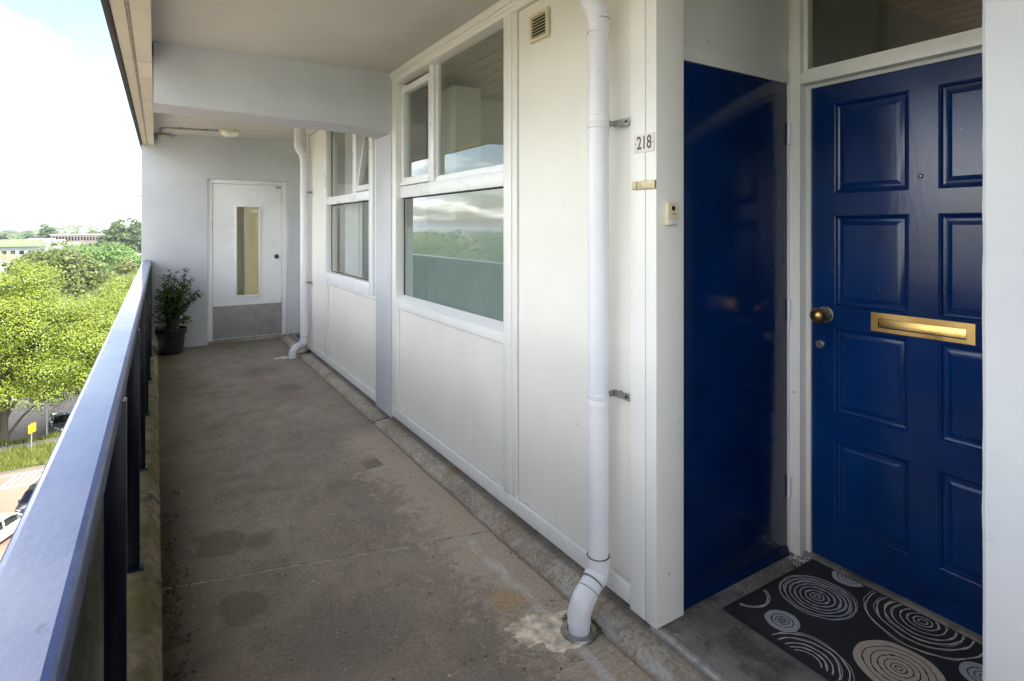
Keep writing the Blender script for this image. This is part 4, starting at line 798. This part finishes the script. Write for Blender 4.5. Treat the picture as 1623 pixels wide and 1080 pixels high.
n = 150; a = g.uniform(0, 6.28, n); rr = np.abs(g.normal(0, 0.035, n)); x = np.where(np.arange(n) % 3 == 0, g.uniform(1.66, 2.36, n), 2.352 + rr * np.cos(a)); y = np.where(np.arange(n) % 3 == 0, 1.455 - np.abs(g.normal(0, 0.03, n)), np.minimum(1.418 + rr * np.sin(a), 1.455)); N = g.normal(0, .4, (n, 3)); N[:, 2] = 1
V, F = leaves(np.stack([x, y, np.full(n, 0.0665)], 1), N, np.where(np.arange(n) % 3 == 0, g.uniform(0.003, 0.008, n), g.uniform(0.005, 0.014, n)), g, 0.7); mesh_obj('paint_flakes', V, F, 'plate_white', None, (0, 0, 0), kind='stuff', label='crumbled white paint flakes at the foot of the door frame', cat='paint flakes')
n = 420; a = g.uniform(-0.9, 1.9, n); rr = 0.062 + np.abs(g.normal(0, 0.016, n)); N = g.normal(0, .5, (n, 3)); N[:, 2] = 1; V, F = leaves(np.stack([1.33 + rr * np.cos(a), 1.655 + rr * np.sin(a), 0.006 + g.random(n) * 0.008], 1), N, g.uniform(0.005, 0.012, n), g, 0.6); mesh_obj('moss', V, F, 'leaf_olive', None, (0, 0, 0), g.random(n), kind='stuff', label='small moss rim around the drain at the downpipe foot', cat='moss')

# ------------------------------------------------------------------ outside: ground, paving, verge
G = -18.5
def sheet(name, x0, x1, y0, y1, z, mat):
    return MB().quads([(x0, y0, z), (x1, y0, z), (x1, y1, z), (x0, y1, z)], [(0, 1, 2, 3)]).build(name, mat, None, False, kind='structure')
sheet('ground', -9000, 9000, -9000, 9000, G - 0.02, 'ground_mix')
sheet('parking_lot', -60, 8, 14, 61, G, 'brick_paving'); sheet('verge', -60, 8, 61, 66.8, G + 0.02, 'verge_soil')
sheet('road', -90, 12, 69.4, 95, G + 0.004, 'paving_grey'); sheet('path', -60, 10, 66.8, 68.6, G + 0.006, 'asphalt'); sheet('verge', -60, 10, 68.6, 69.4, G + 0.004, 'verge_soil')
sheet('road', -90, 30, 96, 104, G + 0.004, 'asphalt'); sheet('square', -60, 20, 118, 160, G + 0.004, 'paving_grey')
m = MB(); m.box(-60, 8, 60.92, 61.06, G - 0.01, G + 0.12); m.build('kerb', 'paving_grey', None, False, 'pale kerb between the brick parking and the grass verge', 'kerb')
mk = thing('parking_marking', (-8.5, 59, G), kind='structure')
for k in range(9):
    x = -10.2 + k * 0.48; MB().quads([(x, 57.6, G + 0.005), (x + 0.2, 57.6, G + 0.005), (x + 0.8, 60.0, G + 0.005), (x + 0.6, 60.0, G + 0.005)], [(0, 1, 2, 3)]).build('stripe', 'road_paint', mk, False)
for (x0, x1, y0, y1) in ((-10.5, -5.2, 57.35, 57.5), (-10.5, -5.0, 60.1, 60.25)):
    MB().quads([(x0, y0, G + 0.005), (x1, y0, G + 0.005), (x1, y1, G + 0.005), (x0, y1, G + 0.005)], [(0, 1, 2, 3)]).build('stripe', 'road_paint', mk, False)
n = 26000; x = g.uniform(-20, 2, n); y = g.choice([0, 1], n, p=[.12, .88]); y = np.where(y == 1, g.uniform(61.15, 66.75, n), g.uniform(68.6, 69.4, n)); h = g.uniform(0.15, 0.55, n) * (0.7 + 0.6 * np.sin(x * 1.7 + y) ** 2); a = g.uniform(0, 6.28, n)
b = np.stack([x, y, np.full(n, G + 0.02)], 1); d = np.stack([np.cos(a), np.sin(a), np.zeros(n)], 1) * 0.04; tp = b + np.stack([g.normal(0, .12, n), g.normal(0, .12, n), h], 1)
V = np.stack([b - d, b + d, tp], 1).reshape(-1, 3); mesh_obj('grass', V, np.arange(3 * n).reshape(-1, 3), 'grass_blade', attr=np.clip(g.normal(.4, .3, n), 0, 1), kind='stuff', label='long sunlit grass on the verge beside the brick parking', cat='grass')

# ------------------------------------------------------------------ trees
def crown_mesh(seed, R_, H, nclump, per, leaf, flat=1.0, cr=(0.20, 0.36), shape='round'):
    q = np.random.default_rng(seed); u = q.normal(size=(nclump, 3)); u /= np.linalg.norm(u, axis=1, keepdims=True); u[:, 2] = np.where(u[:, 2] < -0.8, -u[:, 2] * 0.7, u[:, 2])
    rr = q.uniform(0.42, 0.93, nclump) ** 0.8; lump = 1 + 0.16 * np.sin(u[:, 0] * 4 + seed) * np.cos(u[:, 1] * 3 + seed * 2)
    C = u * (rr * lump)[:, None] * np.array([R_, R_, H / 2])
    if shape == 'tall': C[:, :2] *= (1 - 0.45 * np.clip(C[:, 2:3] / (H / 2), -1, 1) ** 2)
    crr = q.uniform(*cr, nclump) * R_
    idx = np.repeat(np.arange(nclump), per); v = q.normal(size=(len(idx), 3)); v /= np.linalg.norm(v, axis=1, keepdims=True); v[:, 2] = np.where((v[:, 2] < -0.2) & (q.random(len(idx)) < 0.7), -v[:, 2], v[:, 2])
    Pn = C[idx] + v * (crr[idx] * q.uniform(0.70, 1.08, len(idx)))[:, None] * np.array([1, 1, 0.66 * flat])
    Nn = v * 1.0 + np.array([0, 0, 0.6]) + q.normal(0, 0.30, v.shape)
    V, F = leaves(Pn, Nn, q.uniform(0.7, 1.3, len(idx)) * leaf, q, 0.75)
    at = np.clip(q.normal(0.5, 0.22, len(idx)) + (q.random(nclump) * 0.5 - 0.25)[idx], 0, 1)
    return V, F, at
def tree(loc, height, R_, base, mat, seed, label, group, nclump=90, per=150, leaf=0.30, shape='round', trunk_r=0.28, limbs=9, name='tree'):
    t_ = thing(name, loc, label, 'tree', group); H = height - base; cz = base + H / 2
    V, F, at = crown_mesh(seed, R_, H, nclump, per, leaf, shape=shape); V = V + np.array([0, 0, cz]); mesh_obj('crown', V, F, mat, t_, attr=at)
    q = random.Random(seed); m = MB(); lx, ly, lz = loc; o = Vector(loc)
    m.tube([o, o + Vector((0.03, 0, 0.5)), o + Vector((.1, .05, base)), o + Vector((.15, -.1, cz)), o + Vector((0, 0, height - H * .2))], [trunk_r * 1.35, trunk_r, trunk_r * .8, trunk_r * .5, trunk_r * .12], 9)
    for k in range(limbs):
        a = q.uniform(0, 6.28); z0 = base + H * q.uniform(-0.06, 0.35); e = o + Vector((math.cos(a) * R_ * q.uniform(.45, .8), math.sin(a) * R_ * q.uniform(.45, .8), z0 + H * q.uniform(.12, .4)))
        s = o + Vector((.1, 0, z0)); m.tube([s, (s + e) / 2 + Vector((0, 0, .4)), e], [trunk_r * .42, trunk_r * .25, trunk_r * .06], 6)
    m.build('trunk', 'bark', t_); return t_
def tree_copy(src, loc, s, rz, label, group=None):
    c_ = copy_tree(src); c_.location = loc; c_.scale = (s, s, s); c_.rotation_euler = (0, 0, rz); c_['label'] = label
    if group: c_['group'] = group
    return c_
GN = 'lime green street trees along the road'
T1 = tree((-12.1, 70.0, G), 16.3, 6.8, 0.9, 'leaf_lime', 11, 'lime green street tree with bare trunk beside the yellow sign', GN, 190, 900, 0.155, trunk_r=0.40)
T2 = tree((-6.0, 73.2, G), 12.6, 6.6, 0.9, 'leaf_lime', 12, 'lime green street tree leaning over the parked dark car', GN, 170, 850, 0.155, trunk_r=0.34)
tree_copy(T2, (-17.6, 68.6, G), 1.05, 1.9, 'lime green street tree in the row, next beyond the bare trunk')
tree_copy(T1, (-1.6, 78.0, G), 0.86, 2.6, 'lime green street tree at the row end hard by the building')
tree_copy(T1, (-22.5, 66.0, G), 0.95, 4.0, 'lime green street tree further along the row, seen mirrored in the window')
T3 = tree((-15.0, 128, G), 17.0, 8.0, 4.0, 'leaf_olive', 13, 'broad dark olive green tree standing behind the lime trees', 'mid distance trees', 120, 150, 0.50, trunk_r=0.5)
tree_copy(T3, (-29, 124, G), 0.9, 2.0, 'olive green tree next to the broad dark olive tree, seen mirrored in the window', 'mid distance trees')
T4 = tree((-8.0, 134, G), 11.6, 4.0, 3.0, 'leaf_olive', 14, 'small rounded olive tree behind the handrail end', 'mid distance trees', 60, 130, 0.42)
T5 = tree((-5.4, 143, G), 14.0, 2.9, 4.0, 'leaf_birch', 15, 'slender yellowish birch like tree beside the small olive tree', 'mid distance trees', 60, 70, 0.36, 'tall', 0.16)
T6 = tree((-11.5, 196, G), 15.0, 8.2, 3.6, 'leaf_green', 16, 'wide bright green tree behind the small car park', 'bright green trees', 90, 110, 0.62, trunk_r=0.35)
tree_copy(T6, (-19.0, 214, G), 0.95, 1.1, 'bright green tree in front of the long brick building', 'bright green trees'); tree_copy(T6, (-4.0, 188, G), 0.8, 2.2, 'bright green tree half hidden by the grey end wall', 'bright green trees')
T7 = tree((-14.3, 300, G), 22.5, 7.2, 3.0, 'leaf_dark', 17, 'tall dense dark tree beside the long brick building', 'tall dark trees', 80, 100, 0.9, 'tall', 0.5)
tree_copy(T7, (-7.6, 306, G), 1.03, 2.0, 'tall dark tree touching the grey end wall edge', 'tall dark trees')
tree_copy(T7, (-53.5, 420, G), 0.93, 1.4, 'lone rounded dark tree above the green roofed school', 'tall dark trees')
tree_copy(T4, (-11.8, 268, G), 0.85, 0.7, 'small pale bush like tree at the foot of the tall dark trees', 'mid distance trees')
tree_copy(T4, (-21, 290, G), 1.0, 2.9, 'small olive tree before the brick building windows', 'mid distance trees')
tree_copy(T4, (-33.0, 232, G), 1.05, 1.9, 'small olive tree beside the green roofed school', 'mid distance trees')
g2 = random.Random(21)                                   # trees on the side towards which the windows look
for k in range(22):
    y = g2.uniform(60, 250); x = -y * g2.uniform(0.28, 0.95) - 8
    tree_copy((T1, T3, T6, T2)[k % 4], (x, y, G), g2.uniform(0.8, 1.05), g2.uniform(0, 6), 'park tree beyond the street, seen only mirrored in the window glass', 'park trees mirrored in the windows')

# far woodland and hill
def wood(name, pts, leaf, per, mat, seed, label):
    q = np.random.default_rng(seed); pts = np.array(pts); n = len(pts); idx = np.repeat(np.arange(n), per); v = q.normal(size=(n * per, 3)); v /= np.linalg.norm(v, axis=1, keepdims=True); v[:, 2] = np.abs(v[:, 2]) * 1.1 - 0.1
    Rr = pts[idx, 3]; P = pts[idx, :3] + v * Rr[:, None] * np.array([1, 1, 1.0]) * q.uniform(.75, 1.05, (n * per, 1)); N = v + q.normal(0, .35, v.shape) + np.array([0, 0, .4])
    V, F = leaves(P, N, q.uniform(.7, 1.3, n * per) * leaf * Rr, q, .8); at = np.clip(q.normal(.5, .2, n * per) + (q.random(n) * .7 - .35)[idx], 0, 1)
    return mesh_obj(name, V, F, mat, attr=at, kind='stuff', label=label, cat='woodland')
q = random.Random(4); pts = []
for k in range(520):
    y = 430 + 1500 * q.random() ** 1.5; k_ = q.uniform(-0.26, 0.03); r_ = q.uniform(4, 8) ; pts.append((k_ * y, y, G + 5.5 + q.uniform(-2, 3.5), r_))
wood('woodland', pts, 0.5, 60, 'leaf_dark', 5, 'far off belt of mixed trees reaching to the horizon')
pts = []
for k in range(420):
    y = q.uniform(150, 1100); x = -y * q.uniform(0.30, 1.6); pts.append((x, y, G + 6 + q.uniform(-2, 3), q.uniform(4, 7.5)))
wood('woodland', pts, 0.5, 45, 'leaf_olive', 6, 'wooded park land mirrored in the window glass')
hv = MB(); NX, NY = 40, 16; gr = []
for i in range(NX + 1):
    row = []
    for j in range(NY + 1):
        a = i / NX * 2 - 1; b = j / NY * 2 - 1; hgt = 21.5 * max(0, 1 - a * a) ** 1.5 * max(0, 1 - b * b) ** 1.2 * (1 + 0.12 * noise.noise((a * 4, b * 3, 1)))
        row.append(hv.bm.verts.new((-112 + a * 95, 1150 + b * 90, G - 0.5 + hgt)))
    gr.append(row)
for i in range(NX):
    for j in range(NY): hv.bm.faces.new((gr[i][j], gr[i + 1][j], gr[i + 1][j + 1], gr[i][j + 1]))
hv.build('hill', 'ground_mix', None, True, kind='structure')
pts = []
for k in range(320):
    a, b = q.uniform(-.9, .9), q.uniform(-.9, .1); pts.append((-112 + a * 95, 1150 + b * 90, G - 2 + 21.5 * max(0, 1 - a * a) ** 1.5 * max(0, 1 - b * b) ** 1.2, q.uniform(2.5, 4.5)))
wood('shrubbery', pts, 0.55, 40, 'leaf_green', 8, 'green scrub covering the rounded hill on the horizon')

# ------------------------------------------------------------------ buildings behind
WMESH = {}
def windows(par, x0, x1, n, z0, h, y, wd, mat='far_glass'):
    for k in range(n):
        cx = x0 + (x1 - x0) * (k + .5) / n; key = (round(wd, 2), round(h, 2))
        if key not in WMESH:
            m = MB(); m.box(-wd / 2, wd / 2, -0.06, 0.15, 0, h); f_ = m.build('window_tmp', 'far_glass', None, False); WMESH[key] = f_.data; bpy.data.objects.remove(f_); me_ = WMESH[key]; me_.transform(Matrix.Translation((0, 0.045, 0)))
        o = bpy.data.objects.new('window', WMESH[key]); col.objects.link(o); o.parent = par; o.location = Vector((cx, y, z0)) - Vector(ORG[par.name])
lb = thing('long_building', (-34, 380, G), 'long three storey brick building with rows of dark windows', 'building')
MB().box(-46.5, -22.2, 380, 392, G, -2.9).build('wall', 'far_brick', lb, False); MB().box(-46.8, -21.9, 379.7, 392.3, -2.9, -2.4).build('roof', 'far_white', lb, False)
windows(lb, -46, -22.5, 18, -5.7, 2.0, 380, 0.8); windows(lb, -46, -22.5, 14, -9.4, 2.0, 380, 0.9); windows(lb, -46, -22.5, 14, -13.0, 2.0, 380, 0.9)
sc_ = thing('school_building', (-43, 258, G), 'low white school building under a pale green roof', 'building')
MB().box(-58, -35.6, 258, 275, G, -5.3).build('wall', 'far_white', sc_, False); MB().hexa([(-58.5, 257, -5.3), (-34.8, 257, -5.3), (-34.8, 276, -5.3), (-58.5, 276, -5.3), (-58.5, 262, -3.1), (-36.2, 262, -3.1), (-36.2, 274, -3.1), (-58.5, 274, -3.1)]).build('roof', 'sedum', sc_, False)
windows(sc_, -57, -36, 9, -8.0, 1.2, 258, 1.3); windows(sc_, -57, -36, 9, -12.0, 1.2, 258, 1.3)
s2 = thing('hall_building', (-40, 300, G), 'blue and white flat roofed hall behind the school', 'building')
MB().box(-45, -36.5, 300, 312, G, -3.4).build('wall', 'far_blue', s2, False); MB().box(-38.6, -33, 299, 311, G, -3.9).build('wall', 'far_white', s2, False); MB().box(-33, -28, 301, 311, G, -5.4).build('wall', 'far_white', s2, False); windows(s2, -44.5, -37, 5, -6.2, 1.2, 300, 1.0)
for (x, y, wx, wy, h, lab, mt) in ((-24.5, 245, 12, 10, 10.6, 'low white flat roofed shed beyond the olive trees', 'far_white'), (-4.5, 250, 12, 9, 9.4, 'low pale shed showing behind the bright green tree', 'far_concrete'), (-16, 176, 7, 6, 3.2, 'dark kiosk with pale band beneath the bright green tree', 'far_blue'), (-8.5, 168, 10, 5, 3.0, 'low brown shop front behind the small olive tree', 'far_red')):
    bd = thing('shed_building', (x, y, G), lab, 'building'); MB().box(x - wx / 2, x + wx / 2, y, y + wy, G, G + h).build('wall', mt, bd, False); MB().box(x - wx / 2 - .2, x + wx / 2 + .2, y - .2, y + wy + .2, G + h, G + h + 0.35).build('roof', 'far_white', bd, False); windows(bd, x - wx / 2 + .3, x + wx / 2 - .3, 5, G + h - 2.1, 1.3, y, 1.0)
q = random.Random(9)
for k in range(16):
    y = 3600 + q.uniform(-200, 600); u = [-.172, -.168, -.165, -.158, -.152, -.121, -.118, -.1145, -.112, -.098, -.086, -.080, -.06, -.055, -.05, -.14][k]; h = [32, 36, 34, 26, 28, 28, 33, 35, 29, 25, 27, 24, 25, 27, 24, 24][k]; wx = q.uniform(9, 24)
    tb = thing('tower_block', (u * y, y, G), 'pale hazy tower block on the far skyline', 'building', 'tower blocks on the skyline')
    MB().box(u * y - wx / 2, u * y + wx / 2, y, y + 18, G, G + h).build('wall', 'far_concrete', tb, False); MB().box(u * y - wx / 5, u * y + wx / 5, y + 4, y + 12, G + h, G + h + 3).build('roof_house', 'far_concrete', tb, False)
# brick terraces and flats on the side the windows look to
for k in range(12):
    y = 150 + 42 * k + q.uniform(-10, 10); x = -y * (0.36 + 0.10 * (k % 4)) - 18; wx = q.uniform(14, 30); h = q.uniform(7, 11)
    hs = thing('terraced_house', (x, y, G), 'red brick terrace seen only mirrored in the window glass', 'building', 'brick terraces mirrored in the windows')
    MB().box(x - wx / 2, x + wx / 2, y, y + 10, G, G + h).build('wall', 'far_red' if k % 3 else 'far_brick', hs, False); MB().prism_y([(x - wx / 2 - .3, G + h), (x + wx / 2 + .3, G + h), (x + wx / 2 - 2, G + h + 2.2), (x - wx / 2 + 2, G + h + 2.2)], y - .3, y + 10.3).build('roof', 'roof_tile' if k % 3 else 'far_white', hs, False)
    windows(hs, x - wx / 2, x + wx / 2, 7, G + h - 2.4, 1.5, y, 1.1); windows(hs, x - wx / 2, x + wx / 2, 7, G + h - 5.4, 1.5, y, 1.1)

# ------------------------------------------------------------------ sign, lamp post, cars
sg = thing('street_sign', (-9.35, 65.4, G), 'yellow street sign on a thin grey post in the grass', 'sign')
m = MB(); m.tube([(-9.35, 65.4, G), (-9.35, 65.4, G + 2.6)], 0.045, 10); m.build('post', 'galvanised', sg)
m = MB(); m.hexa([(-9.55, 65.25, G + 1.70), (-9.05, 65.42, G + 1.85), (-9.05, 65.45, G + 1.85), (-9.55, 65.28, G + 1.70), (-9.55, 65.25, G + 2.45), (-9.05, 65.42, G + 2.62), (-9.05, 65.45, G + 2.62), (-9.55, 65.28, G + 2.45)]); m.build('plate', 'sign_yellow', sg, False)
m = MB(); m.tube([(-8.75, 69.0, G), (-8.75, 69.0, G + 2.9)], 0.05, 10); m.build('pole', 'galvanised', None, True, 'thin grey pole standing before the parked dark car', 'pole')
def car(loc, rz, paint, label, group='parked cars'):
    c_ = thing('parked_car', (0, 0, 0), label, 'car', group)
    # stations along the length (x forward): x, half width, belt z, sill z
    st_ = ((-2.08, .62, .62, .42), (-2.02, .76, .80, .30), (-1.7, .84, .93, .24), (-1.0, .87, .94, .22), (0, .88, .92, .22), (0.9, .875, .90, .22), (1.3, .86, .86, .22), (1.75, .82, .78, .24), (2.02, .72, .66, .28), (2.12, .56, .56, .40))
    m = MB(); rs = []
    for x, hw, bz, sz in st_:
        half = [(hw * .86, sz), (hw * .97, sz + .10), (hw, (sz + bz) / 2), (hw * .98, bz - .06), (hw * .90, bz)]
        rs.append([(x, y, z) for y, z in half] + [(x, -y, z) for y, z in half[::-1]])
    m.rings(rs); m.build('body', paint, c_, True, ang=50)
    cab = ((-1.95, .70, .90), (-1.55, .66, 1.28), (-1.0, .64, 1.42), (-.2, .635, 1.45), (.35, .62, 1.38), (1.15, .72, .90))
    m = MB(); m.rings([[(x, hw + (0.12 if z > 1 else 0.08), .88), (x, hw, z), (x, -hw, z), (x, -hw - (0.12 if z > 1 else 0.08), .88)] for x, hw, z in cab]); gh = m.build('windows', 'car_glass', c_, True, ang=20)
    m = MB(); m.rings([[(x, hw + .012, z + .004), (x, hw - .03, z + .028), (x, -hw + .03, z + .028), (x, -hw - .012, z + .004), (x, -hw + .02, z - .02), (x, hw - .02, z - .02)] for x, hw, z in cab[1:5]]); m.build('roof', paint, c_, True, ang=40)
    m = MB()
    for s in (1, -1):
        for (xa, za, ya), (xb, zb, yb) in (((.40, 1.39, .63), (1.18, .89, .80)), ((-.35, 1.45, .64), (-.30, .90, .80)), ((-1.50, 1.30, .66), (-1.98, .89, .78))): m.tube([(xa, ya * s, za), (xb, yb * s, zb)], 0.045, 6)
    m.build('pillar', paint, c_)
    for x in (-1.32, 1.32):
        for s in (1, -1):
            m = MB(); m.lathe([(.20, -.10), (.31, -.10), (.315, -.06), (.315, .06), (.31, .10), (.20, .10)], (x, .78 * s, .315), 'y', 20); wh = m.build('wheel', 'tyre', c_)
            m = MB(); m.lathe([(.001, .085 * s), (.20, .095 * s), (.20, .06 * s), (.001, .05 * s)], (x, .78 * s, .315), 'y', 16); m.build('rim', 'car_silver', wh)
    for s in (1, -1):
        m = MB(); m.hexa([(1.93, .44 * s, .56), (2.04, .44 * s, .56), (1.90, .70 * s, .56), (1.80, .70 * s, .56), (1.93, .44 * s, .70), (2.02, .44 * s, .69), (1.86, .73 * s, .735), (1.78, .73 * s, .735)]); m.build('headlight', 'headlight', c_, False)
        m = MB(); m.box(.80, .98, s * .86 - .06, s * .86 + .10 * s if s > 0 else s * .86 + .06, .92, 1.03, .02); m.build('mirror', paint, c_)
    m = MB(); m.box(2.125, 2.14, -.26, .26, .42, .53); m.build('number_plate', 'number_plate', c_, False); m = MB(); m.box(2.03, 2.118, -.42, .42, .545, .60); m.build('grille', 'black_plastic', c_, False)
    c_.location = loc; c_.rotation_euler = (0, 0, rz); return c_
car((-8.95, 47.6, G + 0.005), R(-118), 'car_white', 'white car parked on the sunlit brick parking')
car((-7.05, 52.4, G + 0.005), R(-100), 'car_black', 'black car on the brick parking beyond the white car')
car((-7.9, 71.4, G + 0.01), R(-78), 'car_black', 'dark car with yellow number plate parked under the lime trees')
for x, y, rz, p, lb_ in ((-9.2, 150, 15, 'car_white', 'white car on the far square behind the small olive tree'), (-6.6, 146, 100, 'car_silver', 'silver car on the far square near the birch like tree'), (-11.2, 108, 8, 'car_silver', 'silver car on the road behind the lime trees')): car((x, y, G + 0.01), R(rz), p, lb_)

# ------------------------------------------------------------------ the hazy summer air
hz = bpy.data.materials.new('haze_air'); hz.use_nodes = True; MAT['haze_air'] = hz
hz.node_tree.nodes.clear(); ho = hz.node_tree.nodes.new('ShaderNodeOutputMaterial'); hv_ = hz.node_tree.nodes.new('ShaderNodeVolumePrincipled')
hv_.inputs['Color'].default_value = (0.80, 0.88, 1.0, 1); hv_.inputs['Density'].default_value = 0.00016; hv_.inputs['Anisotropy'].default_value = 0.3
hz.node_tree.links.new(hv_.outputs[0], ho.inputs['Volume'])
MB().box(-9100, 9100, -9100, 9100, G - 1.1, 26).build('haze', 'haze_air', None, False, kind='stuff')
